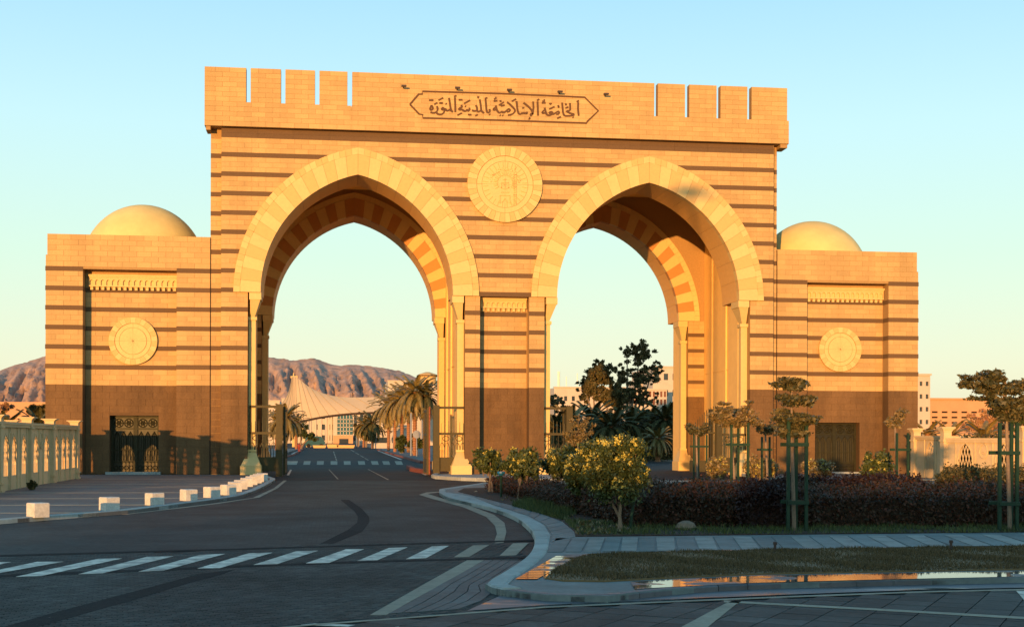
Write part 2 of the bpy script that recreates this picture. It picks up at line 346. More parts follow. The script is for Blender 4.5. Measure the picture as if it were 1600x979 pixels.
# courses
cs = Courses(gw)
def main_spans(z0, z1):
    def cut(z):
        r = 9.85
        if z < 12.38: return [(XL, AC[0]-7.35), (AC[0]+7.35, 9.82), (13.23, AC[1]-7.35), (AC[1]+7.35, XR)]
        h = hw_at(z, r)
        return [(XL, AC[0]-h), (AC[0]+h, AC[1]-h), (AC[1]+h, XR)]
    a, b = cut(z0), cut(z1)
    if len(a) == 4 and len(b) == 3: b = a
    return [(p[0], p[1], q[0], q[1]) for p, q in zip(a, b)]
R = rows_std(22.8)
for i, (z0, z1, k) in enumerate(R):
    st = .0 if i % 2 else .47
    cs.lay(main_spans(z0, z1), z0, z1, k, 0, L=1.0 if k == 'b' else .95, stagger=st)
    if z1 < 12.5:
        cs.lay([(9.86, 13.19, 9.86, 13.19)], z0, z1, k, 1.0, stagger=st)
    for x0, x1 in ((-8.45, -7.72), (30.74, 31.14)): cs.lay([(x0, x1, x0, x1)], z0, z1, k, .6, stagger=st)
    if z1 < 12.5:      # back piers seen through the arches
        for x0, x1 in ((AC[1]+7.35, 30.38), (-7.28, AC[0]-7.35)): cs.lay([(x0, x1, x0, x1)], z0, z1, k, 17., stagger=st)
for z0, z1 in ((22.8, 23.11), (23.11, 23.42)):
    for x0 in np.arange(XL, XR-1, 2.4): 
        m = MB(); m.box(x0, min(XR, x0+2.39), -.03, .02, z0, z1-.006); m.build('dark_stone_course', STRIPE, gw)
# parapet with its slots
PY = -.4
merl = [(-8.78, -6.05), (-5.75, -3.75), (-3.45, -1.48), (-1.18, .70), (1.02, 21.95), (22.2, 24.15), (24.45, 26.42), (26.7, 28.65), (28.95, 31.55)]
mb = MB(); mb.box(-8.78, 31.68, PY, 1.0, 23.47, 25.0)
for a, b in ((-8.7, -8.4), (31.1, 31.6)): mb.box(a, b, PY+.1, 1, 23.2, 23.47)
mb.build('parapet', MORTAR, gw)
for a, b in merl:
    mb = MB(); mb.box(a, b, PY, .2, 25.0, 27.4); mb.build('merlon', MORTAR, gw)
for i in range(12):
    z0 = 23.47+i*.3275; z1 = z0+.3275; st = .47 if i % 2 else 0
    if z0 < 24.9: sp = [(-8.78, 31.68, -8.78, 31.68)]
    else: sp = [(a, b, a, b) for a, b in merl]
    cs.lay(sp, z0, z1, 'l', PY, stagger=st)
cs.finish()
# voussoirs
def arch_ring(c, y0, y1, mats, edge_parts, edge_y=None, n=16):
    core = MB()
    for sg in (-1, 1):
        def pt(R, f):
            a = f*math.acos(EO/R); return (c+sg*(-EO+R*math.cos(a)), ZS+R*math.sin(a))
        fc = [i/24 for i in range(25)]
        for i in range(24): core.prism([pt(8.33, fc[i]), pt(9.62, fc[i]), pt(9.62, fc[i+1]), pt(8.33, fc[i+1])], y0+.04, y1-.02)
        for i in range(n):
            f0, f1 = i/n+.0006, (i+1)/n-.0006; fm = (f0+f1)/2
            m = MB(); m.prism([pt(8.3, f0), pt(9.65, f0), pt(9.66, fm), pt(9.65, f1), pt(8.3, f1), pt(8.3, fm)], y0, y0+.6)
            m.build('voussoir', mats[i % 2], gw)
        for i in range(8):
            f0, f1 = i/8+.0006, (i+1)/8-.0006
            m = MB(); m.prism([pt(8.3, f0+(f1-f0)*k/3) for k in range(4)]+[pt(8.9, f1-(f1-f0)*k/3) for k in range(4)], y0+.603, y1); m.build('intrados_panel', ORANGE2, gw)
        ne = 32; joined = MB()
        for i in range(ne):
            f0, f1 = i/ne+.0004, (i+1)/ne-.0004
            m = MB() if edge_parts else joined
            m.prism([pt(9.67, f0), pt(10.1, f0), pt(10.1, f1), pt(9.67, f1)], y0+.03, .3 if y0 < 1 else y0+.5)
            if edge_parts: m.build('edge_stone', mats[(i//2+i) % 2], gw)
        if not edge_parts: tag(joined.build('edge_stones', mats[0], gw), kind='stuff')
    core.build('arch_core', GROOVE, gw)
for c in AC:
    arch_ring(c, -.22, 4.02, (CREAM, CREAM2), True)
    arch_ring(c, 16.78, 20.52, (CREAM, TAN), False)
# jamb columns
def column(c, sg, y):
    x_out = c+sg*7.33; q = lambda a: c+sg*a
    col = MB()
    def frust(xa0, xb0, ya0, yb0, z0, xa1, xb1, ya1, yb1, z1, mb):
        mb.add([(xa0, ya0, z0), (xb0, ya0, z0), (xb0, yb0, z0), (xa0, yb0, z0), (xa1, ya1, z1), (xb1, ya1, z1), (xb1, yb1, z1), (xa1, yb1, z1)],
               [(0, 1, 2, 3), (7, 6, 5, 4), (0, 4, 5, 1), (1, 5, 6, 2), (2, 6, 7, 3), (3, 7, 4, 0)])
    sx = (q(7.32), q(6.86)); ys = (y+.55, y+1.15)
    col.box(min(sx), max(sx), ys[0], ys[1], 1.75, 10.6); sh = col.build('column_shaft', CREAM, gw)
    cap = MB(); cap.box(min(q(7.36), q(6.78)), max(q(7.36), q(6.78)), y+.45, y+1.25, 10.58, 10.8)
    frust(q(7.22), q(6.92), y+.5, y+1.2, 10.8, q(7.2), q(6.52), y-.12, y+1.6, 11.92, cap)
    cap.box(min(q(7.25), q(6.46)), max(q(7.25), q(6.46)), y-.16, y+1.66, 11.92, 12.38)
    cap.build('column_capital', CREAM, gw)
    b = MB(); zb = 0.0
    frust(q(7.75), q(6.45), y-.5, y+1.5, .75, q(7.36), q(6.84), y+.5, y+1.2, 1.68, b)
    b.box(min(q(7.8), q(6.4)), max(q(7.8), q(6.4)), y-.55, y+1.55, zb, .75)
    b.box(min(q(7.42), q(6.78)), max(q(7.42), q(6.78)), y+.44, y+1.26, 1.68, 1.82)
    b.build('column_base', CREAM, gw)
for c in AC:
    for sg in (-1, 1): column(c, sg, 0); column(c, sg, 16.9)
# frieze of little arches
def frieze(x0, x1, z0, z1, Y, n, parent):
    fb = MB(); fb.box(x0, x1, Y-.12, Y, z0, z1); fb.box(x0-.03, x1+.03, Y-.38, Y, z1, z1+.12); fb.box(x0, x1, Y-.3, Y, z1-.1, z1); fb.box(x0, x1, Y-.3, Y, z0-.08, z0)
    w = (x1-x0)/n
    holed(fb, x0, x1, z0, z1-.1, Y-.24, Y-.12, [(x0+w*(i+.5), w*.36, z0, z1-.34, w*.36, 0) for i in range(n)], n=3)
    for i in range(n): fb.box(x0+w*(i+.25), x0+w*(i+.75), Y-.2, Y, z0-.3, z0-.08)
    fb.build('arcade_frieze', CREAM, parent)
frieze(9.95, 13.15, 11.75, 12.28, 1.0, 9, gw)
# roundels
def roundel(cx, cz, r, Y, parent, n, emblem):
    k = MB(); circ = lambda rr, a: (cx+rr*math.cos(a), cz+rr*math.sin(a))
    N = 64
    k.prism([circ(r*.985, 6.28319*i/N) for i in range(N)], Y-.16, Y+.02); k.build('roundel_core', GROOVE, parent)
    ri = r*.76
    for i in range(n):
        a0 = 6.28319*i/n+.003; a1 = 6.28319*(i+1)/n-.003; am = (a0+a1)/2
        m = MB(); m.prism([circ(ri, a0), circ(r, a0), circ(r, am), circ(r, a1), circ(ri, a1), circ(ri, am)], Y-.24, Y)
        m.build('roundel_stone', (CREAM, CREAM2)[i % 2], parent)
    m = MB()
    rm = r*(.61 if emblem else .56)
    for (ra, rb, yy) in ((rm+.025, ri-.03, .2), (0, rm, .19 if emblem else .23)):
        for q in range(4):
            a0 = q*math.pi/2+.006; 
            for i in range(16):
                b0 = a0+(math.pi/2-.012)*i/16; b1 = a0+(math.pi/2-.012)*(i+1)/16
                m.prism([circ(ra, b0), circ(rb, b0), circ(rb, b1), circ(ra, b1)] if ra > 0 else [circ(.02, b0), circ(rb, b0), circ(rb, b1)], Y-yy, Y-.1)
    m.build('roundel_disc', CREAM, parent)
    if emblem:
        e = MB(); ye = Y-.19
        def ln(x0, z0, x1, z1, w=.035, h=.035):
            d = Vector((x1-x0, z1-z0)); nn = Vector((-d.y, d.x)).normalized()*w/2
            e.prism([(cx+x0-nn.x, cz+z0-nn.y), (cx+x1-nn.x, cz+z1-nn.y), (cx+x1+nn.x, cz+z1+nn.y), (cx+x0+nn.x, cz+z0+nn.y)], ye-h, ye+.01)
        for i in range(28):
            a = 6.28319*i/28+.1; ln(1.18*math.cos(a), 1.18*math.sin(a), 1.55*math.cos(a), 1.55*math.sin(a), .03)
        for i in range(11):      # petals of the sun
            a = math.radians(-25+i*23); c_, s_ = math.cos(a), math.sin(a)
            for o in (-.07, .07): ln(.52*c_-o*s_, .12+.52*s_+o*c_, .78*c_-o*s_*1.3, .12+.78*s_+o*c_*1.3, .035)
            ln(.52*c_+.07*s_, .12+.52*s_-.07*c_, .52*c_-.07*s_, .12+.52*s_+.07*c_)
        for i in range(120):     # small raised dots in an arc of lettering
            a = math.radians(random.uniform(5, 175)); rr = random.uniform(.88, 1.12)
            if abs(rr*math.cos(a)-.66) < .12: continue
            x, z = rr*math.cos(a), .05+rr*math.sin(a); ln(x, z, x+random.uniform(-.06, .06), z+random.uniform(-.05, .05), .03)
        # minaret
        for zz in (-1.4, -.7, -.15, .1): ln(.58, zz, .82, zz, .05)
        ln(.62, -1.4, .62, .9, .03); ln(.78, -1.4, .78, .9, .03); ln(.7, .9, .7, 1.35, .04); ln(.6, .7, .8, .7, .05)
        for i in range(14): ln(.66, -1.3+i*.15, .75, -1.25+i*.15, .02)
        # open book and palm
        for x in (-.25, 0, .25): ln(x, -.25, x, .12, .04)
        ln(-.25, .12, -.02, .12, .04); ln(.02, .12, .25, .12, .04); ln(-.3, -.2, 0, -.32, .04); ln(0, -.32, .3, -.2, .04)
        ln(0, .12, 0, .42, .04); ln(-.12, .34, .12, .34, .04)
        for i in range(5): ln(-.25+i*.12, -.58, -.2+i*.12, -.5, .03)
        # arched gate
        for x in (-.34, .34): ln(x, -1.3, x, -.75, .05)
        ln(-.34, -.75, .34, -.75, .05); ln(-.22, -1.25, 0, -.95, .05); ln(.22, -1.25, 0, -.95, .05)
        e.build('roundel_relief', CREAM2, parent)
roundel(11.5, 20.1, 2.6, 0, gw, 40, True)
# inscription, traced stroke by stroke from the calligraphy (10 px per photo px, from photo point 640,130)
A = [
 ((340,345),(328,372),(318,400),(330,420),(352,418),(365,395),(352,365),(340,345)), ((302,268),(372,268)),
 ((385,335),(435,305)), ((425,360),(440,400),(430,440),(400,465),(365,468),(325,455)),
 ((545,412),(522,382),(500,395),(505,418),(540,415),(545,440),(520,480),(480,495),(440,485),(420,462)), ((450,270),(525,230)), ((472,300),(480,320),(495,308),(505,320),(518,300)),
 ((545,415),(562,400),(575,430),(600,435),(620,412),(640,425),(645,440)), ((562,318),(578,330)), ((615,230),(630,320),(640,400),(650,430),(676,452)),
 ((708,225),(712,330),(714,455)), ((692,212),(732,196)),
 ((808,340),(822,380),(800,380),(766,400),(776,420),(822,410),(838,432),(870,440),(890,432),(898,405),(908,438),(935,432),(936,385)), ((765,262),(825,262)), ((745,505),(815,468)), ((850,320),(945,268)), ((866,358),(882,368)), ((912,493),(966,495)),
 ((1035,345),(1055,390),(1052,430),(1010,440),(975,425)), ((1025,512),(1065,492)), ((1052,430),(1080,455),(1105,430),(1130,440),(1160,472)), ((1095,255),(1110,340),(1120,430)), ((1055,215),(1078,214),(1068,240)),
 ((1185,250),(1195,350),(1200,430),(1218,465)), ((1172,245),(1215,228)), ((1218,462),(1240,460),(1256,440),(1246,405)), ((1242,486),(1256,496)),
 ((1345,350),(1355,400),(1378,450),(1410,470),(1440,440),(1452,465),(1490,455),(1530,410),(1558,402),(1568,440),(1520,452)), ((1342,380),(1305,402),(1315,425),(1355,412)), ((1312,282),(1370,275)), ((1318,250),(1348,242),(1345,215)),
 ((1395,345),(1472,298)), ((1415,268),(1426,296)), ((1425,345),(1440,360),(1455,345),(1470,355),(1482,335)), ((1408,500),(1422,510)), ((1448,500),(1462,510)),
]
B = [
 ((60,455),(100,452),(130,410),(158,402),(170,440),(120,452)), ((120,300),(160,325),(210,375),(250,420),(240,455),(200,490),(135,502)), ((268,280),(276,340),(286,430),(305,480),(338,490),(350,460),(366,485),(380,455),(398,485),(410,455),(430,490),(436,448)), ((195,285),(265,248)), ((362,400),(372,383),(386,394)),
 ((378,308),(430,345),(490,400),(520,450),(515,500),(482,512),(500,470)), ((530,288),(535,380),(522,490)), ((465,545),(480,545),(470,562),(458,556)),
 ((598,288),(603,400),(606,510)), ((588,272),(626,252)),
 ((708,385),(722,430),(738,490),(770,508),(805,500),(832,482),(835,455),(795,450),(775,465),(825,488),(860,482),(900,450),(930,440),(940,480),(890,488)), ((705,420),(668,455),(680,475),(718,462)), ((665,310),(725,308)), ((672,286),(706,280),(702,254)),
 ((780,408),(865,368)), ((785,312),(800,330),(820,314)), ((905,552),(965,526)), ((920,345),(930,378),(942,370)),
 ((983,305),(990,400),(1000,480),(1022,512),(1062,514),(1130,512),(1192,490),(1110,476),(1070,448),(1042,440),(1105,430),(1110,400),(1105,312)), ((1035,390),(1080,372)), ((1036,318),(1048,350)), ((1148,530),(1162,540)),
 ((1235,300),(1230,400),(1242,512)), ((1208,292),(1246,274)),
]
strokes = [[(640+x/10, 130+y/10) for x, y in s] for s in A]+[[(780+x/10, 130+y/10) for x, y in s] for s in B]
frame = [(640.5, 163.2), (654, 147.5), (660, 147.2), (660, 143), (780, 146.3), (913.5, 152.2), (934.8, 173.4), (917, 190.5), (916.5, 192.6), (780, 188), (660.5, 184.5), (660.5, 179.4), (655, 178.5), (640.5, 163.2)]
SEQ = [0]
def flat_stroke(mb, pts, w, Y, h):
    q = [Vector((P(x, y, Y)[0], P(x, y, Y)[1])) for x, y in pts]; n = len(q); offs = []
    for i in range(n):
        t = (q[min(i+1, n-1)]-q[max(i-1, 0)])
        if t.length < 1e-6: t = q[1]-q[0]
        t.normalize(); nn = Vector((-t.y, t.x))
        ww = w if not callable(w) else w(i, n, t)
        offs.append((q[i]+nn*ww/2, q[i]-nn*ww/2))
    for i in range(n-1):
        a, b = offs[i], offs[i+1]; SEQ[0] += 1; hh = h+(SEQ[0] % 7)*.0012+(i % 2)*.0006
        mb.prism([(a[0].x, a[0].y), (b[0].x, b[0].y), (b[1].x, b[1].y), (a[1].x, a[1].y)], Y-hh, Y+.05)
for k, s in enumerate(strokes):
    ins = MB()
    # round the traced corners once
    if len(s) > 3:
        t = [s[0]]
        for a, b in zip(s[:-1], s[1:]): t += [(a[0]*.7+b[0]*.3, a[1]*.7+b[1]*.3), (a[0]*.3+b[0]*.7, a[1]*.3+b[1]*.7)]
        s = t+[s[-1]]
    flat_stroke(ins, s, lambda i, n, t: .10+.045*abs(t.x*.7-t.y*.7), PY-.03, .015)
    ins.build('letter_stroke', TEXTM, gw)
fr = MB(); flat_stroke(fr, frame, .12, PY-.03, .02); fr.build('inscription_frame', TEXTM, gw)
for (x, y) in ((631, 134.3), (715, 137.2), (796, 140.5), (875, 143.3), (947, 147)):
    X, Z = P(x, y, PY-.5); m = MB(); m.box(X-.17, X+.17, PY-.65, PY-.4, Z-.06, Z+.04); m.box(X-.04, X+.04, PY-.4, PY, Z-.03, Z+.02); m.build('spotlight', LAMPM, gw)
# ==================================================================  PAVILIONS with domes
def door(x0, x1, z0, z1, Y, parent):
    d = MB(); d.box(x0, x1, Y, Y+.1, z0, z1); dd = d.build('double_door', DARKM, parent)
    f = MB(); w = x1-x0; cx = (x0+x1)/2
    for a, b in ((x0, x0+.16), (cx-.14, cx+.14), (x1-.16, x1)): f.box(a, b, Y-.1, Y+.01, z0, z1)
    hgt = z1-z0
    for fz in (0, .18, .39, .76, .96): f.box(x0, x1, Y-.085, Y+.01, z0+fz*hgt, z0+fz*hgt+.09)
    f.build('door_frame', BRONZE, dd)
    o = MB()
    for half in (0, 1):
        a = x0+.16 if half == 0 else cx+.14; b = cx-.14 if half == 0 else x1-.16
        for i in range(2):      # rosettes
            c = a+(b-a)*(i+.5)/2; zc = z0+hgt*.87; r = min((b-a)/4.6, hgt*.08)
            for rr in (r, r*.45): o.ring([(c+rr*math.cos(t), Y-.06, zc+rr*math.sin(t)) for t in np.linspace(0, 6.2832, 13)], .03, 4)
            for t in range(6): o.ring([(c, Y-.06, zc), (c+r*math.cos(t*1.047), Y-.06, zc+r*math.sin(t*1.047))], .022, 4)
        for i in range(3):      # arched lights
            c = a+(b-a)*(i+.5)/3; hw = (b-a)/8
            pts = [(c-hw, z0+.21*hgt), (c-hw, z0+.6*hgt), (c-hw*.6, z0+.67*hgt), (c, z0+.72*hgt), (c+hw*.6, z0+.67*hgt), (c+hw, z0+.6*hgt), (c+hw, z0+.21*hgt)]
            o.ring([(x, Y-.06, z) for x, z in pts], .035, 4)
            o.ring([(c, Y-.05, z0+.22*hgt), (c, Y-.05, z0+.7*hgt)], .02, 4)
        for i in range(4):
            c = a+(b-a)*(i+.5)/4; o.ring([(c+.14*math.cos(t), Y-.05, z0+.09*hgt+.14*math.sin(t)) for t in np.linspace(0, 6.2832, 9)], .022, 4)
    o.build('door_ornament', BRONZE, dd)
def pavilion(name, label, x0, x1, rx0, rx1, dx0, dx1, ztop_door, rcx, domeX, outer):
    t = empty(name, ((x0+x1)/2, 8, 0), label, 'pavilion')
    Y = .6
    for m_, za, zb in ((BMORTAR, 0, 6.13), (MORTAR, 6.13, 13.85)):
        w = MB(); w.box(x0, rx0, Y, 15, za, zb); w.box(rx1, x1, Y, 15, za, zb)
        if za == 0:
            holed(w, rx0, rx1, za, zb, Y+1, 15, []) if False else None
            w.box(rx0, dx0, Y+1, Y+2.2, za, zb); w.box(dx1, rx1, Y+1, Y+2.2, za, zb); w.box(dx0, dx1, Y+1, Y+2.2, ztop_door, zb)
            w.box(dx0, dx1, Y+1, Y+2.2, 0, .2)
        else: w.box(rx0, rx1, Y+1, Y+2.2, za, zb)
        w.build('wall', m_, t)
    w = MB(); o0, o1 = (x0+.1, x1) if outer < 0 else (x0, x1-.1)
    w.box(x0, x1, Y, 15, 13.85, 14.75); w.box(o0, o1, Y, 15, 14.75, 16.15); w.build('parapet', MORTAR, t)
    c = Courses(t)
    rs = rows_std(13.7)+[(13.7, 14.0, 's')]
    for i in range(6): rs.append((14.0+i*.358, 14.0+(i+1)*.358, 'l'))
    for i, (z0, z1, k) in enumerate(rs):
        st = 0 if i % 2 else .47
        if z0 > 13.6:
            a, b = (x0, x1) if z0 < 14.7 else (o0, o1)
            if k == 's': c.lay([(x0, rx0, x0, rx0), (rx1, x1, rx1, x1)], z0, z1, k, Y)
            else: c.lay([(a, b, a, b)], z0, z1, k, Y, stagger=st)
            continue
        c.lay([(x0, rx0, x0, rx0), (rx1, x1, rx1, x1)], z0, z1, k, Y, stagger=st)
        if z1 <= ztop_door+.25 and z0 > .1: sp = [(rx0+.03, dx0, rx0+.03, dx0), (dx1, rx1-.03, dx1, rx1-.03)]
        else: sp = [(rx0+.03, rx1-.03, rx0+.03, rx1-.03)]
        c.lay(sp, z0, z1, k, Y+1, stagger=st)
        # courses on the inner cheek of the recess
        if k == 's':
            m = MB(); m.box(rx0, rx0+.02, Y+.02, Y+.97, z0, z1); m.box(rx1-.02, rx1, Y+.02, Y+.97, z0, z1); m.build('dark_stone_course', STRIPE, t)
    # stripes round the outer flank
    xo = x0 if outer < 0 else x1
    fl = MB()
    for z0, z1, k in rs:
        if k == 's': fl.box(xo-.03, xo+.03, Y-.02, 15, z0, z1)
    fl.build('flank_stripes', STRIPE, t)
    c.finish()
    frieze(rx0+.25, rx1-.05, 12.85, 13.45, Y+1, 16, t)
    roundel(rcx, 9.13, 1.6, Y+1, t, 26, False)
    door(dx0, dx1, .2, ztop_door, Y+1.75, t)
    s_ = MB(); s_.box(dx0-.2, dx1+.2, Y+.5, Y+1, 0.1, .28); s_.build('door_step', CONC, t)
    dm = MB(); prof = [(4.32*math.cos(a), 14.75+4.58*math.sin(a)) for a in np.linspace(-.1, math.pi/2*.985, 20)]
    dm.lathe(prof, domeX, 7.5, 48); dm.build('dome', DOME, t, smooth=True)
    r = MB(); r.box(x0+.6, x1, Y+.5, 14.9, 14.6, 14.8); r.build('roof', SAND, t)
pavilion('domed_pavilion', 'low striped stone wing with a dome and bronze door left of the gateway', -19.2, -8.46, -16.8, -10.68, -15.2, -11.97, 4.1, -13.65, -13.75, -1)
pavilion('domed_pavilion', 'low striped stone wing with a dome and bronze door right of the gateway', 31.15, 41.75, 33.42, 39.5, 34.4, 37.75, 3.85, 36.2, 36.2, 1)
# ==================================================================  GROUND
def gl(pts, z=0.): return [G(x, y, z) for x, y in pts]
gnd = MB(); gnd.slab([(-6000, -400), (6000, -400), (6000, 9000), (-6000, 9000)], -.5, -.03)
tag(gnd.build('ground', SAND), kind='structure')
# front road
rd = MB(); rd.slab([(-70, -200), (60, -200), (60, -9), (-30, -9)], -.02, 0); tag(rd.build('road', PAVERB), kind='structure')
road = bpy.data.objects['road']
ca = MB(); ca.slab([(-12, -8.99), (12, -8.99), (9.6, 75), (9.6, 620), (-60, 620), (-14, 75)], -.02, .002); tag(ca.build('campus_road', ASPH), kind='structure')
ca = MB(); ca.slab([(12.4, -8.99), (60, -8.99), (60, 60), (12.4, 60)], -.02, .001); tag(ca.build('side_road', ASPH), kind='structure')
# single small pavers near the camera, one joined field
def sheet(name, polys, z, m, parent=None, th=.004, kind='structure'):
    s = MB()
    for p in polys: s.slab(p, z-th*.9, z)
    o = s.build(name, m, parent)
    if not parent and kind: tag(o, kind=kind)
    return o
def quadfield(cx0, cx1, cy0, cy1, w, h, ang, inside, z0, z1, gap):
    """bricks on a rotated grid, kept where inside(x,y)"""
    ca_, sa_ = math.cos(ang), math.sin(ang); out_v = []; rows = int(120/h); 
    xs = np.arange(-60, 60, w); ys = np.arange(-60, 60, h); X, Yg = np.meshgrid(xs, ys)
    X = X+(np.arange(len(ys)) % 2)[:, None]*w/2
    cx, cy = (cx0+cx1)/2, (cy0+cy1)/2
    wx = cx+X*ca_-Yg*sa_; wy = cy+X*sa_+Yg*ca_
    k = (wx > cx0) & (wx < cx1) & (wy > cy0) & (wy < cy1)
    wx, wy = wx[k], wy[k]; keep = np.array([inside(a, b) for a, b in zip(wx, wy)]); return wx[keep], wy[keep]
def bricks_mesh(name, wx, wy, w, h, ang, z0, z1, gap, m, parent=None):
    n = len(wx); ca_, sa_ = math.cos(ang), math.sin(ang)
    ex, ey = w/2-gap/2, h/2-gap/2; bx, by = ex-.008, ey-.008
    loc = [(-ex, -ey, z0), (ex, -ey, z0), (ex, ey, z0), (-ex, ey, z0), (-bx, -by, z1), (bx, -by, z1), (bx, by, z1), (-bx, by, z1)]
    V = np.zeros((n, 8, 3)); dz = rng.uniform(-.002, .002, n); tilt = rng.uniform(-.012, .012, (n, 2))
    for i, (a, b, c) in enumerate(loc):
        V[:, i, 0] = wx+a*ca_-b*sa_; V[:, i, 1] = wy+a*sa_+b*ca_; V[:, i, 2] = c+(dz+a*tilt[:, 0]+b*tilt[:, 1] if i > 3 else 0)
    Fq = np.array([(4, 5, 6, 7), (0, 1, 5, 4), (1, 2, 6, 5), (2, 3, 7, 6), (3, 0, 4, 7)])
    Fa = (Fq[None]+(np.arange(n)*8)[:, None, None]).reshape(-1, 4)
    return mesh_np(name, V.reshape(-1, 3), Fa, m, parent)
def in_poly(poly):
    P_ = poly; n = len(P_)
    def f(x, y):
        c = False; j = n-1
        for i in range(n):
            if (P_[i][1] > y) != (P_[j][1] > y) and x < (P_[j][0]-P_[i][0])*(y-P_[i][1])/(P_[j][1]-P_[i][1])+P_[i][0]: c = not c
            j = i
        return c
    return f
white_line = [(-300, 1055), (200, 1000), (492, 974), (694, 959), (850, 947), (1056, 938), (1225, 931), (1445, 923), (1600, 919.5), (1800, 915)]
wl = gl(white_line)
road_zone = in_poly(gl([(-250, 900), (-250, 868), (0, 868), (300, 862), (500, 850), (770, 845), (820, 870), (765, 915), (1100, 932), (1056, 938), (850, 947), (694, 959), (492, 974), (200, 1000), (-300, 1055)]))
wx, wy = quadfield(-12, 6, -78, -56, .24, .12, TH+.35, road_zone, 0, .012, .012)
tag(bricks_mesh('small_pavers', wx, wy, .24, .12, TH+.35, 0., .014, .02, PAVER, road), kind='stuff')
# zebra crossing
Z5 = lambda *q: [(x/3.2, 730+y/3.2) for x, y in q]
Z6 = lambda *q: [(450+x/3.2, 730+y/3.2) for x, y in q]
zebra = [[(-30, 884), (0, 879), (17, 878.8), (-8, 884)], Z5((185, 475), (318, 474), (-10, 532), (-120, 540)), Z5((490, 460), (610, 458), (205, 546), (80, 550)), Z5((735, 450), (868, 447), (515, 532), (392, 537)),
 Z5((1000, 440), (1125, 435), (820, 518), (693, 524)), Z5((1245, 432), (1362, 429), (1100, 506), (988, 508)), Z5((1480, 422), (1590, 419), (1385, 486), (1268, 490)),
 Z6((290, 412), (380, 411), (205, 480), (90, 482)), Z6((505, 405), (597, 402), (445, 467), (347, 470)), Z6((720, 397), (805, 394), (690, 456), (590, 461)), Z6((925, 392), (1007, 390), (905, 450), (828, 452)), Z6((1125, 382), (1203, 380), (1140, 442), (1058, 444))]
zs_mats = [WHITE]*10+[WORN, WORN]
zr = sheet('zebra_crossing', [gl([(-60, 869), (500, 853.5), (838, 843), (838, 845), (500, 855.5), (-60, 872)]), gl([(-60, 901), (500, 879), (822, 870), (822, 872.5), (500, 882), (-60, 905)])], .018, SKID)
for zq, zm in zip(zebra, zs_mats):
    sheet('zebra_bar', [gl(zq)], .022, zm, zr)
# dark skid band
sk = [Z6(*[(262, 160), (330, 215), (350, 245), (345, 275), (300, 310), (200, 360), (110, 405)]), Z6(*[(305, 160), (370, 205), (405, 245), (408, 270), (370, 320), (260, 365), (150, 410)])]
def ribbon(name, a, b, z, m, parent=None, kind='structure', th=.004):
    s = MB(); a = [(*G(x, y, z),) for x, y in a]; b = [(*G(x, y, z),) for x, y in b]
    for i in range(len(a)-1): s.slab([a[i], a[i+1], b[i+1], b[i]], z-th*.9, z)
    o = s.build(name, m, parent)
    if not parent and kind: tag(o, kind=kind)
    return o
ribbon('tyre_mark', sk[0], sk[1], .006, SKID, road)
ribbon('tyre_mark', Z5((1180, 508), (1000, 530), (700, 610), (300, 715), (0, 800)), Z5((1100, 535), (1000, 560), (700, 650), (400, 735), (60, 830)), .017, SKID, road)
# worn cream band curving along the island
bo = Z6((655, 135), (720, 155), (870, 195), (990, 245), (1035, 290), (1045, 330), (1028, 378)); bi = Z6((690, 128), (760, 150), (910, 190), (1030, 235), (1082, 275), (1092, 320), (1078, 375))
ribbon('road_edge_band', bo, bi, .01, WORN); ribbon('road_edge_band', Z6((655, 135), (690, 124), (760, 119)), Z6((690, 131), (710, 128), (770, 123)), .014, WORN)
ribbon('road_edge_band', Z6((895, 462), (700, 570), (410, 735)), Z6((980, 462), (790, 570), (490, 735)), .02, WORN)
# white line round the front
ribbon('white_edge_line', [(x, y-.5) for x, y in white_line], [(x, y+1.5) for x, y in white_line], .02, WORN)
ribbon('white_edge_line', [(492, 973), (665, 979), (900, 987)], [(470, 975), (650, 981.5), (880, 990)], .016, WHITE)
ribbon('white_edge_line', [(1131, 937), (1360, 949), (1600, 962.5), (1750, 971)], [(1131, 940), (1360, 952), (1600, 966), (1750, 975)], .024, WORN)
ribbon('white_edge_line', [(1588, 922), (1620, 960)], [(1600, 922), (1640, 960)], .028, WHITE)
ribbon('white_edge_line', [(1056, 983), (1131, 943), (1143, 938)], [(1100, 983), (1150, 943), (1160, 938)], .024, WORN)
ribbon('white_edge_line', [(448, 750), (434, 762), (405, 776.5), (340, 786.5), (200, 803)], [(443, 750), (428, 762), (395, 777), (330, 786), (190, 803)], .012, WORN)
# big tiles of the front carriageway, each a part
tilefield = in_poly([G(x, y) for x, y in ((500, 979), (694, 962), (850, 950), (1056, 941), (1225, 934), (1445, 926), (1600, 922.5), (1760, 918), (1700, 1010), (480, 1010))])
d1 = Vector((6.57-4.84, -72.01+74.67)).normalized(); ang = math.atan2(d1.y, d1.x)-math.pi/2
tw = .62
u = Vector((math.cos(ang), math.sin(ang))); v = Vector((-u.y, u.x)); cnt = 0
tmesh = {}
tb = MB(); tb.box(-tw/2+.01, tw/2-.01, -tw/2+.01, tw/2-.01, 0, .015)
tob = tb.build('paving_tile', PAVER, road); tob.matrix_parent_inverse = Matrix.Identity(4)
first = True
for i in range(-40, 40):
    for j in range(-30, 30):
        c = Vector((6.5, -73))+u*(i*tw)+v*(j*tw)
        if tilefield(c.x, c.y):
            o = tob if first else link_mesh('paving_tile', tob.data, road)
            first = False
            o.location = (c.x, c.y, random.uniform(-.001, .003)); o.rotation_euler = (random.uniform(-.003, .003), random.uniform(-.003, .003), ang)
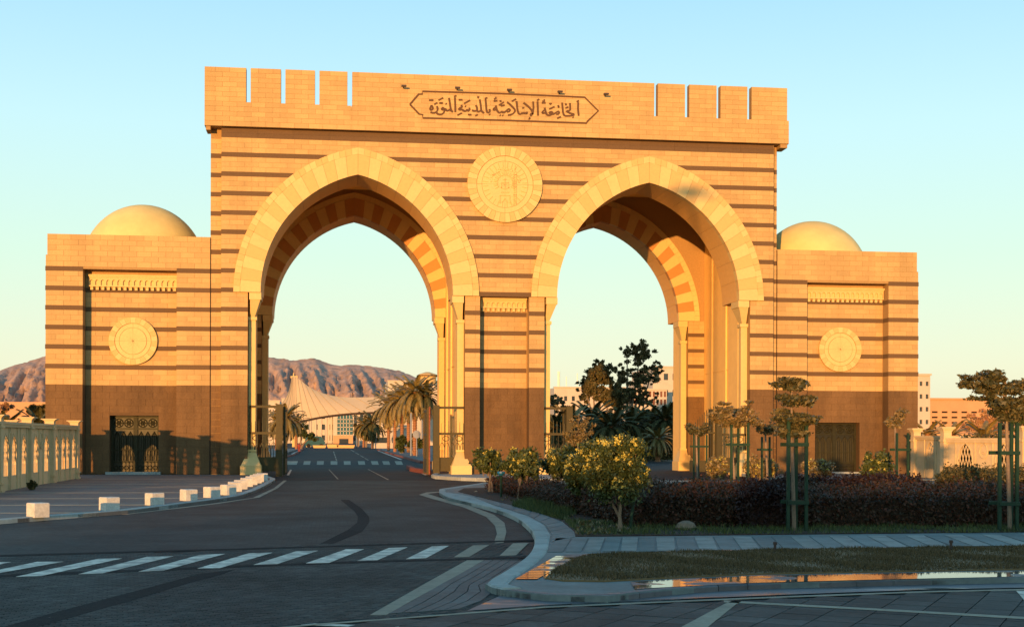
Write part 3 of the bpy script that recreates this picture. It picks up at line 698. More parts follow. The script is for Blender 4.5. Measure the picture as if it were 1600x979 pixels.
# ---- left plaza
lk = [(-260, 834), (0, 812), (72, 806.5), (200, 797), (319, 782), (375, 774), (403, 764), (418, 756), (430, 749)]
lkw = gl(lk, .12)
plaza = MB(); plaza.slab([(-120, lkw[0][1])]+lkw+[(-5.0, -2.5), (-5.3, .4), (-5.9, .55), (-120, 1.5)], -.02, .12); tag(plaza.build('plaza_pavement', PLAZA), kind='structure')
pl = bpy.data.objects['plaza_pavement']
for y in (748.5, 752, 755.5, 760, 769, 778, 788, 800):
    X, Y0 = G(200, y, .12)
    inn = [p for p in lkw]; Xr = None
    for a, b in zip(lkw[:-1], lkw[1:]):
        if min(a[1], b[1]) <= Y0 <= max(a[1], b[1]): Xr = a[0]+(b[0]-a[0])*(Y0-a[1])/(b[1]-a[1]+1e-6)
    if Xr is None: Xr = -4.5
    sheet('pale_paving_band', [[(-60, Y0-.28), (Xr-.3, Y0-.28), (Xr-.3, Y0+.28), (-60, Y0+.28)]], .125, WORN, pl)
def kerb(name, pts, w, z0, z1, m, parent=None, L=1.0, side=1, partname='kerb_stone', bev=.03):
    """row of single kerb stones along a polyline"""
    if parent is None:
        parent = MB().box(-.01, .01, -.01, .01, -.4, -.39).build(name, m); tag(parent, kind='structure')
    pts = [Vector(p) for p in pts]; seg = []
    for a, b in zip(pts[:-1], pts[1:]):
        n = max(1, round((b-a).length/L))
        for i in range(n): seg.append((a+(b-a)*(i/n), a+(b-a)*((i+1)/n)))
    for a, b in seg:
        d = (b-a).normalized(); nn = Vector((-d.y, d.x))*side; g = d*.008
        a2, b2 = a+g, b-g
        s = MB(); q = [a2, b2, b2+nn*w, a2+nn*w]
        vs = [(p.x, p.y, z0) for p in q]+[(p.x, p.y, z1-bev) for p in q]+[((p+nn*o).x, (p+nn*o).y, z1) for p, o in zip(q, (bev, bev, -bev, -bev))]
        s.add(vs, [(0, 1, 5, 4), (1, 2, 6, 5), (2, 3, 7, 6), (3, 0, 4, 7), (4, 5, 9, 8), (5, 6, 10, 9), (6, 7, 11, 10), (7, 4, 8, 11), (8, 9, 10, 11)])
        s.build(partname, m, parent)
    return parent
def smooth_line(pts, k=2):
    for _ in range(k):
        q = [pts[0]]
        for a, b in zip(pts[:-1], pts[1:]): q += [(a[0]*.75+b[0]*.25, a[1]*.75+b[1]*.25), (a[0]*.25+b[0]*.75, a[1]*.25+b[1]*.75)]
        pts = q+[pts[-1]]
    return pts
kerb('plaza_kerb', smooth_line(lkw)+[(-3.7, -8.5), (-4.3, -4)], .32, 0, .145, CONC, L=1.0, side=1)
# ---- island with planting
isl = [(686, 769), (700, 777), (762, 791), (803, 805), (825, 820.6), (836, 836), (835, 855), (822, 872), (790, 893), (758, 911), (768, 917), (787.5, 921), (856, 928.5), (950, 930), (1000, 924), (1131, 912), (1366, 905.5), (1600, 901), (1800, 897)]
iw = gl(isl, .12)
far = [(60, iw[-1][1]), (60, -14), (33, -14), (13, -14), (8.5, -17), (5.2, -26)]
im = MB(); im.slab(iw+far, -.02, .12); tag(im.build('island_pavement', TILEG), kind='structure'); ip = bpy.data.objects['island_pavement']
kerb('island_kerb', smooth_line(iw[:12]), .34, 0, .15, CONC, L=.9, side=1)
kerb('island_kerb', smooth_line(iw[11:]), .22, 0, .125, WETG, L=1.1, side=1)
kerb('island_kerb', [iw[0]]+[(5.0, -27), (8.2, -17.6), (12.8, -14.2), (33, -14)], .3, 0, .15, CONC, L=1.5, side=-1)
# light band inside the kerb and the paved margin
b0 = Z6((800, 124), (925, 148), (1050, 200), (1200, 245), (1280, 290), (1312, 340), (1300, 400), (1180, 500), (1085, 600)); a0 = Z6((775, 128), (890, 160), (1010, 200), (1140, 243), (1210, 292), (1243, 340), (1240, 400), (1196, 455), (1000, 578))
bw = gl(b0, .125); aw = gl(a0, .125)
for i in range(len(bw)-1):
    nseg = 2
    for k in range(nseg):
        f0, f1 = k/nseg, (k+1)/nseg; L = lambda p, q, f: (p[0]+(q[0]-p[0])*f, p[1]+(q[1]-p[1])*f)
        sheet('pale_paving_slab', [[L(aw[i], aw[i+1], f0+.008), L(aw[i], aw[i+1], f1-.008), L(bw[i], bw[i+1], f1-.008), L(bw[i], bw[i+1], f0+.008)]], .14, CONC, ip, th=.02)
pe = Z6((850, 122), (1000, 160), (1220, 215), (1370, 270), (1430, 320), (1437, 345)); 
bw2 = gl(Z6((815, 124), (1000, 176), (1205, 240), (1290, 288), (1322, 338), (1316, 372)), .125); pw = gl(pe, .125)
for i in range(len(pw)-1):
    for k in range(3):
        f0, f1 = k/3, (k+1)/3
        sheet('margin_slab', [[L(bw2[i], bw2[i+1], f0+.01), L(bw2[i], bw2[i+1], f1-.01), L(pw[i], pw[i+1], f1-.01), L(pw[i], pw[i+1], f0+.01)]], .136, TILEG, ip, th=.016)
# striped pavement across
xt = 868
while xt < 1680:
    w = 26 if xt < 1000 else 30
    sl_ = 14-(xt-868)*.105
    q = [(xt+1, 840.5-(xt-868)*.008), (xt+w-1, 840.5-(xt-868)*.008), (xt+w-1-sl_, 862-(xt-868)*.013), (xt+1-sl_, 862-(xt-868)*.013)]
    sheet('pavement_slab', [gl(q, .125)], .136, PALE2 if int((xt-868)/28) % 2 else TILEG, ip, th=.016)
    xt += w
# planting bed
bed = [(715.6, 768), (762, 780), (831, 797), (878, 814), (897, 830), (899, 838), (1600, 831), (1900, 828)]
bwd = gl(bed, .12)
bm_ = MB(); bm_.slab(bwd+[(50, -50), (50, -28), (14, -28), (9.3, -24), (6.3, -26)], .0, .15); tag(bm_.build('planting_bed', EARTH), kind='structure')
# lawn oval
law = [(852, 904), (870, 889), (911, 869), (985, 865.5), (1061, 863), (1211, 860), (1459, 856), (1600, 855), (1900, 852), (1900, 884), (1600, 890), (1366, 894), (1178, 897.5), (1009, 905.5), (944, 908.8), (880, 908)]
lw = gl(law, .12); lm = MB(); lm.slab(lw, .05, .15); tag(lm.build('lawn', GRASSD), kind='structure')
# wet margin round the lawn
sheet('wet_paving', [gl([(842, 893), (911, 868), (869, 893), (852, 905)], .12)], .131, WETT, ip)
for k in range(14):
    y = 868+k*2.6; xa = 905-(k*4.6); sheet('wet_paver', [gl([(xa-36, y), (xa-2, y), (xa-6, y+2.1), (xa-40, y+2.1)], .135)], .139, WETT, ip)
ribbon('wet_paving', [(880, 865.5), (1061, 859.5), (1211, 857), (1459, 853), (1700, 850)], [(905, 869), (1061, 863), (1211, 860), (1459, 856), (1700, 853.5)], .142, WETT, ip)
ribbon('wet_paving', [(985, 908), (1009, 906.5), (1178, 898.5), (1366, 895), (1600, 891), (1800, 888)], [(992, 920), (1009, 918), (1178, 909.5), (1366, 904.5), (1600, 899.5), (1800, 896)], .132, WETT, ip)
ribbon('wet_gutter', [(790, 926), (800, 926), (856, 932), (1000, 929), (1131, 917), (1366, 910), (1600, 905), (1800, 901)], [(730, 953), (850, 944), (1056, 935), (1225, 928), (1445, 920), (1600, 917), (1700, 914), (1900, 909)], .018, WETG)
gq0 = [(757, 876), (735, 888), (712, 901), (690, 913), (668, 926), (640, 942), (606, 960)]; gq1 = [(824, 877), (800, 893), (782, 905), (762, 916), (772, 925), (752, 940), (716, 953)]
for i in range(len(gq0)-1):
    for k in range(5):
        L = lambda p, q, f: (p[0]+(q[0]-p[0])*f, p[1]+(q[1]-p[1])*f)
        a_, b_ = L(gq0[i], gq1[i], k/5+.01), L(gq0[i], gq1[i], (k+1)/5-.01); c_, d_ = L(gq0[i+1], gq1[i+1], (k+1)/5-.01), L(gq0[i+1], gq1[i+1], k/5+.01)
        sheet('gutter_slab', [gl([a_, b_, c_, d_])], .024, GUTT, road, th=.012)
# gate threshold kerb and plinth
pb = MB(); pb.slab([(6.3, -6), (8.9, -11.5), (14.6, -12.5), (15.4, -6), (15.4, 2), (14.2, 3.5), (9, 3.5), (7.2, 1.5)], -.02, .15); tag(pb.build('pier_platform', CONC), kind='structure')
kerb('platform_kerb', smooth_line([(7.2, 1.5), (6.3, -5.6), (8.9, -11.5), (14.6, -12.5), (15.6, -6), (15.6, 2)]), .35, 0, .22, CONC, L=1.6, side=-1)
pz = MB(); pz.slab([(29, -10), (33, -13.5), (70, -13.5), (70, 1.5), (28.6, 1.5), (28.6, -6)], -.02, .15); tag(pz.build('side_plaza', PLAZA), kind='structure')
kerb('side_kerb', [(28.6, 0), (28.6, -6), (29.2, -10), (33, -13.6), (60, -13.6)], .35, 0, .2, CONC, L=1.6, side=-1)
# lane marks beyond the gate
for q in (((521, 704.7), (526, 719.7), 1.2), ((514, 733), (527.7, 748), 1.4), ((548, 702.2), (577, 719.5), 1.2), ((575.2, 732.7), (606.5, 749), 1.5)):
    (xa, ya), (xb, yb), w = q
    for k in range(4 if yb < 725 else 1):
        n = 4 if yb < 725 else 1; f0, f1 = k/n, (k+.75)/n if n > 1 else 1
        s0 = (xa+(xb-xa)*f0, ya+(yb-ya)*f0); s1 = (xa+(xb-xa)*f1, ya+(yb-ya)*f1)
        sheet('lane_mark', [gl([(s0[0]-w*.5, s0[1]), (s0[0]+w*.5, s0[1]), (s1[0]+w, s1[1]), (s1[0]-w*.6, s1[1])])], .008, WORN)
for x in (445, 455, 475, 495.6, 516.6, 537, 559, 579.5, 597, 616.5):
    sheet('crossing_bar', [gl([(x, 720), (x+10.5, 720), (x+10.5+(x-517)*.03, 725.5), (x+(x-517)*.03, 725.5)])], .008, WORN)
sheet('edge_line', [gl([(590, 704), (593, 704), (629, 717.5), (625, 717.5)])], .009, WHITE); sheet('edge_line', [gl([(648, 734), (651, 733.5), (668, 741.5), (664, 742)])], .009, WHITE)
sheet('edge_line', [gl([(470, 702), (473, 702), (458, 709), (454, 709)])], .009, WHITE); sheet('edge_line', [gl([(453, 733.5), (456, 733.5), (452, 742), (448, 742)])], .009, WHITE)
kerb('campus_kerb', [G(612, 706), G(592, 703.2), G(632, 715), G(662, 723.5), (11.5, 44)][1:], .35, 0, .25, REDK, L=3, side=-1)
kp = MB(); kp.slab([G(592, 703.2), G(632, 715), G(662, 723.5), (30, 44), (30, 230), (10, 230)], -.02, .18); tag(kp.build('campus_pavement', PLAZA), kind='structure')
kerb('campus_kerb', [(6.4, 24), (6.2, 14), (6.9, 6)], .4, 0, .3, REDK, L=2.5, side=-1)
kerb('campus_kerb', [G(472, 702), G(455, 712), (-7.8, 60)], .35, 0, .2, REDK, L=4, side=1)
kp = MB(); kp.slab([(-8, 60), (-8.2, 100), (-8.5, 230), (-40, 230), (-40, 60)], -.02, .15); tag(kp.build('campus_verge', PLAZA), kind='structure')
kerb('side_road_kerb', [G(1018, 716), G(1056, 715)], .6, 0, .3, REDK, L=3, side=1)
# ==================================================================  BOLLARDS
bol = [(72, 808), (185, 797), (256, 789), (309, 782), (345, 777), (367, 773), (379, 767.5), (388, 764), (397, 760), (403.5, 757), (409, 754.5), (413.5, 752.5), (418, 751)]
lab = ['white painted concrete cube nearest the camera at the left picture edge', 'second white concrete cube along the plaza kerb, between the nearest one and the third', 'third white concrete cube from the camera along the plaza kerb', 'fourth white concrete cube from the camera along the curved kerb', 'fifth white concrete cube along the kerb, before the row bends towards the gate',
       'white concrete cube at the bend of the kerb, last in the wide spaced run', 'first grey-white cube of the closely packed row climbing to the gate', 'second cube of the closely packed row near the gate', 'third cube of the closely packed row near the gate', 'fourth cube of the closely packed row near the gate', 'third from last concrete cube beside the left gate column', 'last but one concrete cube beside the left gate column', 'last concrete cube of the row, closest to the iron gate']
for i, (x, y) in enumerate(bol):
    X, Y = G(x, y, .12); s = .25
    b = MB(); bv = .025
    z0, z1 = .12, .57
    q = [(-s, -s), (s, -s), (s, s), (-s, s)]; t = [(a*(s-bv)/s, c*(s-bv)/s) for a, c in q]
    b.add([(a, c, z0-.12) for a, c in q]+[(a, c, z1-.12-bv) for a, c in q]+[(a, c, z1-.12) for a, c in t], [(0, 1, 5, 4), (1, 2, 6, 5), (2, 3, 7, 6), (3, 0, 4, 7), (4, 5, 9, 8), (5, 6, 10, 9), (6, 7, 11, 10), (7, 4, 8, 11), (8, 9, 10, 11)])
    Ys = Y+.3; Xs = X-.35
    o = b.build('concrete_bollard', BWHITE); o.location = (Xs+random.uniform(-.05, .05), Ys, .118); o.rotation_euler.x = random.uniform(-.02, .02); o.rotation_euler.z = math.radians(38 if i < 6 else 22)+random.uniform(-.08, .08)
    tag(o, lab[i], 'bollard', 'concrete cube bollards along the plaza kerb')
# ==================================================================  PERIMETER WALLS
def seg_T(p, q):
    d = (Vector(q)-Vector(p)); L = d.length; d.normalize(); n = Vector((-d.y, d.x))
    return L, (lambda s, dd, z: (p[0]+d.x*s+n.x*dd, p[1]+d.y*s+n.y*dd, z))
def wall_panel(root, p, q, hgt, wins, z0=.12, cap=True, blind=False, ww=.62, emb=(), th=.07):
    """one straight panel: wall with pointed lattice windows, coping, end posts"""
    L, T = seg_T(p, q); m = MB()
    zs = z0+hgt*.52; sill = z0+hgt*.21; R_ = ww*1.7; e = R_-ww
    holed(m, 0, L, z0, z0+hgt-.25, -th, th, [(w, ww, sill, zs, R_, e) for w in wins] if not blind else [], T, n=6)
    pan = m.build('wall_panel', WALLC, root)
    c = MB(); c.box(-.02, L+.02, -.24, .24, z0+hgt-.12, z0+hgt, T); c.box(0, L, -.19, .19, z0+hgt-.25, z0+hgt-.12, T)
    c.build('coping', WALLC, pan)
    for w in wins:
        if blind:
            b = MB(); pts = [(-ww*.7, sill), (-ww*.7, zs)]+[(a*ww*.7, zs+(arch_z(a*ww, ww, 0, R_, e))*1.) for a in (-.8, -.4, 0, .4, .8)]+[(ww*.7, zs), (ww*.7, sill)]
            b.ring([T(w+a, -.09, z) for a, z in pts], .05, 4); b.build('blind_arch', WALLC, pan); continue
        g = MB(); top = lambda a: arch_z(a, ww, zs, R_, e)
        # lattice of crossing curved bars
        zt = top(0)
        for k in range(-5, 6):
            for sg in (-1, 1):
                pts = []
                for i in range(13):
                    z = sill+(zt-sill)*i/12; a = k*ww*.4+sg*(z-(sill+.5*(zt-sill)))*.32
                    if z < sill+.28*(zt-sill): a = k*ww*.4+sg*(-.22*(zt-sill))*.32
                    if abs(a) < ww and z <= top(a): pts.append(T(w+a, 0, z))
                    elif pts: break
                if len(pts) > 1: g.ring(pts, .026, 4)
        fpts = [(-ww, sill), (-ww, zs)]+[(a*ww, top(a*ww)) for a in (-.8, -.5, -.2, 0, .2, .5, .8)]+[(ww, zs), (ww, sill)]
        g.ring([T(w+a, -.08, z) for a, z in fpts], .045, 4)
        g.build('window_lattice', WALLC, pan)
        b = MB()
        for a in (-ww-.22, ww+.14): b.box(w+a, w+a+.08, -.12, -.07, z0, z0+hgt-.25, T); b.box(w+a, w+a+.08, .07, .12, z0, z0+hgt-.25, T)
        b.build('panel_rib', WALLC, pan)
    for s_ in emb:
        o = MB(); zc = z0+hgt*.72
        for dd in (-.1, .1):
            o.ring([T(s_+.3*math.cos(t), dd, zc+.42*math.sin(t)) for t in np.linspace(0, 6.2832, 17)], .04, 4)
            o.ring([T(s_+.12*math.cos(t), dd, zc-.1+.06*math.sin(t)) for t in np.linspace(0, 6.2832, 9)], .02, 4)
        o.build('oval_emblem', WALLC, pan)
def post(root, p, hgt, z0=.12, capup=.3):
    x, y = p; m = MB(); m.box(x-.25, x+.25, y-.25, y+.25, z0, z0+hgt)
    for zz in (z0, z0+.35, z0+hgt-.3): m.box(x-.3, x+.3, y-.3, y+.3, zz, zz+.1)
    o = m.build('post', WALLC, root)
    c = MB(); zt = z0+hgt
    c.box(x-.24, x+.24, y-.24, y+.24, zt, zt+capup*.5)
    for k, r in enumerate((.27, .33, .41)): c.box(x-r, x+r, y-r, y+r, zt+capup*(.5+.17*k), zt+capup*(.5+.17*(k+1))-.004)
    c.build('post_cap', WALLC, o)
fl = empty('perimeter_wall', (-15.5, -20, 0), 'cream boundary wall with backlit pointed lattice windows at the left edge, seen from its shaded side', 'wall')
hl = 3.2
wall_panel(fl, (-15.3, -36.5), (-15.2, -29.2), hl, (1.3, 3.6, 5.8), emb=(2.45, 4.7))
wall_panel(fl, (-15.2, -29.2), (-15.45, -21.9), hl, (1.5, 3.4, 5.8), emb=(2.45,))
wall_panel(fl, (-15.45, -21.9), (-15.5, -16.2), hl, (1.5, 4.2), emb=(2.85,))
wall_panel(fl, (-15.5, -16.2), (-15.6, -8.6), hl, (1.2, 3.3, 4.6, 6.6), emb=(2.2, 5.6))
wall_panel(fl, (-15.6, -8.6), (-22.5, -8.6), hl, (1.2, 2.9, 5.3), ww=.6)
for p in ((-15.3, -36.5), (-15.2, -29.2), (-15.45, -21.9), (-15.5, -16.2), (-15.6, -8.6), (-19.2, -8.6), (-22.5, -8.6)): post(fl, p, hl)
frr = empty('perimeter_wall', (37, -15, 0), 'sunlit cream boundary wall with pointed lattice windows right of the right pavilion', 'wall')
hr = 2.75
wall_panel(frr, (38.0, -7.5), (38.15, -11.6), hr, (2.2,)); wall_panel(frr, (38.15, -11.6), (35.5, -17.3), hr-.2, (2.4, 4.0), blind=True)
wall_panel(frr, (35.5, -17.3), (37.2, -23.3), hr-.15, (1.7, 4.7), emb=(3.2,)); wall_panel(frr, (37.2, -23.3), (38.6, -30), hr-.1, (1.7, 4.7), emb=(3.2,))
wall_panel(frr, (38.0, -7.5), (41.8, -7.4), hr, (), blind=True)
for p in ((38.0, -7.5), (38.15, -11.6), (35.5, -17.3), (37.2, -23.3), (38.6, -30)): post(frr, p, hr-.05, capup=.55)
# ==================================================================  IRON GATES
def iron_gate(label, px, side, leafx, leaf_y1=4.4, arch=0):
    """square gate post, fixed side grille towards the column, leaf folded inwards"""
    t = empty('iron_gate', (px, .6, 0), label, 'gate', 'iron gates in the two arches')
    m = MB(); m.box(px-.22, px+.22, .3, .75, 0, 4.9); m.build('gate_post', OLIVE, t)
    x1 = px+side*2.0; a, b = sorted((px+side*.22, x1))
    f = MB()
    for z in (.35, 1.15, 2.85, 4.65): f.box(a, b, .45, .58, z, z+.16)
    f.box(a, b, .47, .56, .4, 1.2)
    f.box(min(x1, x1-side*.1), max(x1, x1-side*.1), .45, .58, 0, 4.8); f.build('grille_frame', OLIVE, t)
    g = MB()
    n = 5
    for i in range(n):
        x = a+(b-a)*(i+.5)/n; g.box(x-.02, x+.02, .5, .53, 1.2, 2.85)
        g.ring([(x-.16, .52, 1.3), (x-.16, .52, 2.0), (x-.08, .52, 2.25), (x, .52, 2.32), (x+.08, .52, 2.25), (x+.16, .52, 2.0), (x+.16, .52, 1.3)], .02, 4)
    for i in range(2):
        x = a+(b-a)*(i+.5)/2; g.ring([(x+.22*math.cos(q), .52, 2.6+.18*math.sin(q)) for q in np.linspace(0, 6.2832, 11)], .022, 4)
    for i in range(7):
        x = a+(b-a)*(i+.5)/7; g.ring([(x, .52, 3.0), (x, .52, 3.9-.08*abs(i-3))], [.02, .012], 4)
    g.build('scroll_bars', DARKM, t)
    l = MB(); lx = leafx
    for z in (.2, 1.0, 2.8, 4.45): l.box(lx-.06, lx+.06, .9, leaf_y1, z, z+.16)
    l.box(lx-.05, lx+.05, .9, leaf_y1, .25, 1.1)
    for y in (.85, leaf_y1): l.box(lx-.08, lx+.08, y, y+.14, .1, 4.75)
    lo = l.build('gate_leaf', OLIVE, t)
    k = MB()
    for i in range(14): y = 1.05+(leaf_y1-1.1)*i/14; k.box(lx-.02, lx+.02, y, y+.04, 1.1, 4.5)
    k.build('leaf_bars', DARKM, lo)
    return t
iron_gate('olive iron gate with folded leaf, left side of the left arch', -3.82, -1, -3.5)
g2 = iron_gate('olive iron gate with rust red leaf edge at the right side of the left arch', 6.86, 1, 6.3)
r_ = MB(); r_.box(6.36, 6.46, .8, .84, .1, 4.8); r_.build('rusty_edge', RUST, g2)
iron_gate('olive iron gate post at the left side of the right arch behind yellow shrubs', 15.85+.3, -1, 16.4)
g4 = iron_gate('olive iron gate with spiked grille, right side of the right arch', 26.9, 1, 26.5, 1.2)
sp = MB()
for i in range(13):
    x = 24.9+i*.16; sp.box(x-.025, x+.025, .5, .53, .3, 3.4+1.6*math.sin(i/12*1.57))
sp.box(24.8, 26.7, .47, .56, .3, 1.1); sp.box(24.8, 26.7, .47, .56, 3.0, 3.12); sp.build('spiked_bars', OLIVE, g4)
# ==================================================================  PLANTS
def leaf_cards(centers, radii, n, size, aspect=1.8, shell=.55, flat=0., quad=True):
    """random leaf quads scattered in ellipsoids; returns V,F"""
    C = []; centers = np.array(centers, float); radii = np.array(radii, float)
    vol = radii.prod(axis=1)**.66; pr = vol/vol.sum(); idx = rng.choice(len(centers), n, p=pr)
    d = rng.normal(size=(n, 3)); d /= np.linalg.norm(d, axis=1)[:, None]
    r = np.abs(rng.normal(.62, .42, n))*(1+.0*shell)
    c = centers[idx]+d*radii[idx]*r[:, None]
    a = rng.normal(size=(n, 3)); a[:, 2] *= (1-flat)
    a /= np.linalg.norm(a, axis=1)[:, None]
    b = rng.normal(size=(n, 3)); b -= (b*a).sum(1)[:, None]*a
    if flat > 0: b[:, 2] *= (1-flat)
    b /= np.linalg.norm(b, axis=1)[:, None]
    s = size*rng.uniform(.6, 1.3, n)[:, None]
    V = np.stack([c-a*s*.5*aspect, c+b*s*.5, c+a*s*.5*aspect, c-b*s*.5], 1).reshape(-1, 3)
    return V, np.arange(n*4).reshape(-1, 4)
def shrub(label, xb, yb, x0, x1, yt, ybm, nleaf=5200, flowers=.16, leaf=LEAF, z=.15, stems=3, stakes=True, group='yellow flowering shrubs in the island bed', leafsize=.085, name='flowering_shrub', cat='shrub', fm=FLOWER):
    X, Y = G(xb, yb, z); xa, zt = P(x0, yt, Y); xc, zb = P(x1, ybm, Y)
    t = empty(name, (X, Y, z), label, cat, group)
    cx, cz = (xa+xc)/2, (zt+zb)/2; rx, rz = (xc-xa)/2, (zt-zb)/2
    cen = []; rad = []
    nc = 34
    for i in range(nc):
        a = 2.39996*i+random.uniform(-.3, .3); u_ = 1-2*(i+.5)/nc; u_ = u_*.92; k = random.uniform(.45, .86)
        cen.append((cx+rx*k*math.cos(a)*math.sqrt(1-u_*u_), Y+rx*k*.9*math.sin(a)*math.sqrt(1-u_*u_), cz+rz*k*u_)); q = random.uniform(.15, .30); rad.append((rx*q, rx*q, rz*q*1.1))
    s = MB()
    for i in range(stems+4):
        c = cen[i]; bx = X+random.uniform(-.12, .12); by = Y+random.uniform(-.12, .12)
        mid = ((bx*.55+c[0]*.45)+random.uniform(-.08, .08), by*.5+c[1]*.5, z+(zb-z)*1.0)
        if i < stems: s.ring([(bx, by, z-.02), (bx*.8+mid[0]*.2, by*.8+mid[1]*.2, z+(zb-z)*.5), mid, c], [.05, .042, .034, .015], 6)
        else: s.ring([mid, c], [.025, .01], 5)
    s.build('stem', BARK, t)
    V, Fq = leaf_cards(cen, rad, nleaf, leafsize, 2.0, .45); mesh_np('foliage', V, Fq, leaf, t)
    if flowers:
        # blossoms sit in small bunches on the outside of the crown
        nb = int(nleaf*flowers/26); fc = []; fr_ = []
        for i in range(nb):
            j = random.randrange(nc); d = np.array([random.gauss(-.45, .8), random.gauss(-.4, .8), random.gauss(.75, .7)]); d /= np.linalg.norm(d)
            fc.append(np.array(cen[j])+d*np.array(rad[j])*1.02); fr_.append((.09, .09, .07))
        V, Fq = leaf_cards(fc, fr_, nb*26, .045, 1.1, .3); mesh_np('blossom', V, Fq, fm, t)
    if stakes:
        k = MB(); sx = X+.28; k.ring([(sx, Y+.1, z-.05), (sx+.1, Y+.1, z+(zb-z)*1.05)], .045, 6); k.build('stake', STAKE, t)
    return t
shrub('small round yellow-flowered shrub at the left tip of the island, beside the blue-topped post', 766, 768, 738, 790, 697, 744, 5200)
shrub('yellow-flowered shrub just right of the blue-topped post', 814, 778, 783, 847, 698, 752, 6000)
shrub('yellow-flowered shrub with a forked pale stem, between the post shrub and the big blooming one', 876, 776, 843, 910, 694, 752, 7500)
shrub('medium blooming shrub at the left flank of the biggest shrub', 916, 803, 878, 942, 698, 774, 9000, .3)
shrub('blooming shrub hidden behind the biggest shrub, with a thick green stake', 946, 797, 905, 975, 680, 768, 8000, .3)
shrub('biggest shrub, covered in yellow blossom, leaning green stake beside its trunk', 969, 829, 903, 1022, 668, 786, 38000, .15, leafsize=.055)
shrub('pale flowering shrub behind the stakes left of the right arch column', 1125, 760, 1100, 1140, 712, 750, 3500, .3, stakes=False, leaf=LEAFO)
shrub('pale flowering shrub between the two staked trees before the right arch pier', 1186, 760, 1160, 1215, 712, 750, 3500, .3, stakes=False, leaf=LEAFO)
shrub('pale flowering shrub behind the tall layered tree', 1280, 760, 1250, 1306, 712, 750, 4000, .3, stakes=False, leaf=LEAFO)
shrub('dense green shrub beside the bronze door of the right pavilion', 1368, 762, 1343, 1396, 703, 752, 5000, .15, stakes=False)
shrub('small leafy sapling sticking out of the hedge before the cream wall', 1515, 775, 1492, 1545, 734, 764, 900, 0, stakes=False, leaf=LEAFD, group=None, name='sapling', cat='sapling', leafsize=.12)
shrub('small weedy plant growing at the foot of the left boundary wall', 50, 765, 42, 58, 750, 765, 500, 0, stakes=False, leaf=LEAFD, group=None, name='wall_weed', cat='plant', leafsize=.1, z=.12)
# young trees in green timber guards
def young_tree(label, xb, yb, xt, tiers, stakes, ys, rails, lean=0, leaf=LEAFT, nleaf=5000, z=.15, spread=1.):
    X, Y = G(xb, yb, z); t = empty('staked_tree', (X, Y, z), label, 'tree', 'young trees with green timber guards')
    cen = []; rad = []; s = MB(); tops = []
    for (x0, x1, ya, yb_) in tiers:
        xa, za = P(x0, ya, Y); xc, zc = P(x1, yb_, Y); cx, cz = (xa+xc)/2, (za+zc)/2; rx, rz = (xc-xa)/2, (za-zc)/2
        tops.append((cx, cz, rx, rz))
    tx, tz = P(xt, (tiers[0][2]+tiers[0][3])/2, Y)
    low = min(c[1]-c[3] for c in tops); mx_, mz_ = P((xb+xt)/2+lean, 0, Y)[0], low
    tr = [(X, Y, z-.02), (X*.6+mx_*.4, Y, z+(low-z)*.45), (mx_, Y, low)]
    if len(tiers) > 1: tr.append((tx, Y, tz))
    s.ring(tr, [.06, .052, .042, .018][:len(tr)], 7)
    for (cx, cz, rx, rz) in tops:
        nb = max(7, int(rx*13)); one = len(tops) == 1
        for i in range(nb):
            a = 2.39996*i+random.uniform(-.3, .3); Lr = rx*random.uniform(.6, 1.12)*(.55+.45*((i*.618) % 1)**.5)
            zs_ = low if one else max(low, cz-rz*random.uniform(.6, 1.6)); f_ = 0 if one or tz <= low else min(1, (zs_-low)/(tz-low)); bx = mx_+(tx-mx_)*f_
            e_ = Vector((cx+Lr*math.cos(a), Y+Lr*.9*math.sin(a), cz+rz*random.uniform(-.8, 1.)*(1.15-.5*Lr/rx))); b_ = Vector((bx, Y, zs_)); m_ = b_.lerp(e_, .5)+Vector((0, 0, -.06*Lr if one else .1*Lr))
            s.ring([tuple(b_), tuple(m_), tuple(e_)], [.022, .014, .004], 4)
            for q in range(7):
                f2 = .32+.68*q/6; c_ = b_.lerp(m_, f2*2) if f2 < .5 else m_.lerp(e_, f2*2-1)
                cen.append((c_.x+random.gauss(0, .06), c_.y+random.gauss(0, .06), c_.z+random.gauss(0, .035))); w_ = random.uniform(.09, .19); rad.append((w_, w_, w_*random.uniform(.25, .5)))
    s.build('trunk', BARK, t)
    V, Fq = leaf_cards(cen, rad, nleaf, .07, 1.9, .2, flat=.3); mesh_np('crown', V, Fq, leaf, t)
    for i, sx in enumerate(stakes):
        xa, za = P(sx, ys[0], Y+(i % 2)*.35); m = MB(); yy = Y-.15+(i % 2)*.45; m.box(xa-.042, xa+.042, yy-.04, yy+.04, 0, za); m.build('stake', STAKE, t)
    for ry in rails:
        xa, za = P(min(stakes)-2, ry, Y); xb_, _ = P(max(stakes)+2, ry, Y); m = MB(); m.box(xa, xb_, Y-.26, Y-.2, za-.05, za+.05); m.box(xa, xb_, Y+.36, Y+.42, za-.05, za+.05); m.build('guard_rail', STAKE, t)
young_tree('small flat crowned young tree in green stakes before the spiked grille', 1090, 757, 1090, [(1064, 1114, 656, 680)], (1083, 1091, 1103), (679,), (697, 748), nleaf=2600)
young_tree('spreading young tree with leaning pale trunk in green stakes, before the right arch column', 1150, 787, 1143, [(1108, 1190, 618, 668)], (1141, 1153, 1167), (660,), (694, 771), lean=-4, nleaf=7000, leaf=LEAFO)
young_tree('thin olive crowned young tree right of the leaning one', 1200, 768, 1196, [(1172, 1226, 636, 680)], (1189, 1202), (682,), (702, 757), nleaf=2600, leaf=LEAFO)
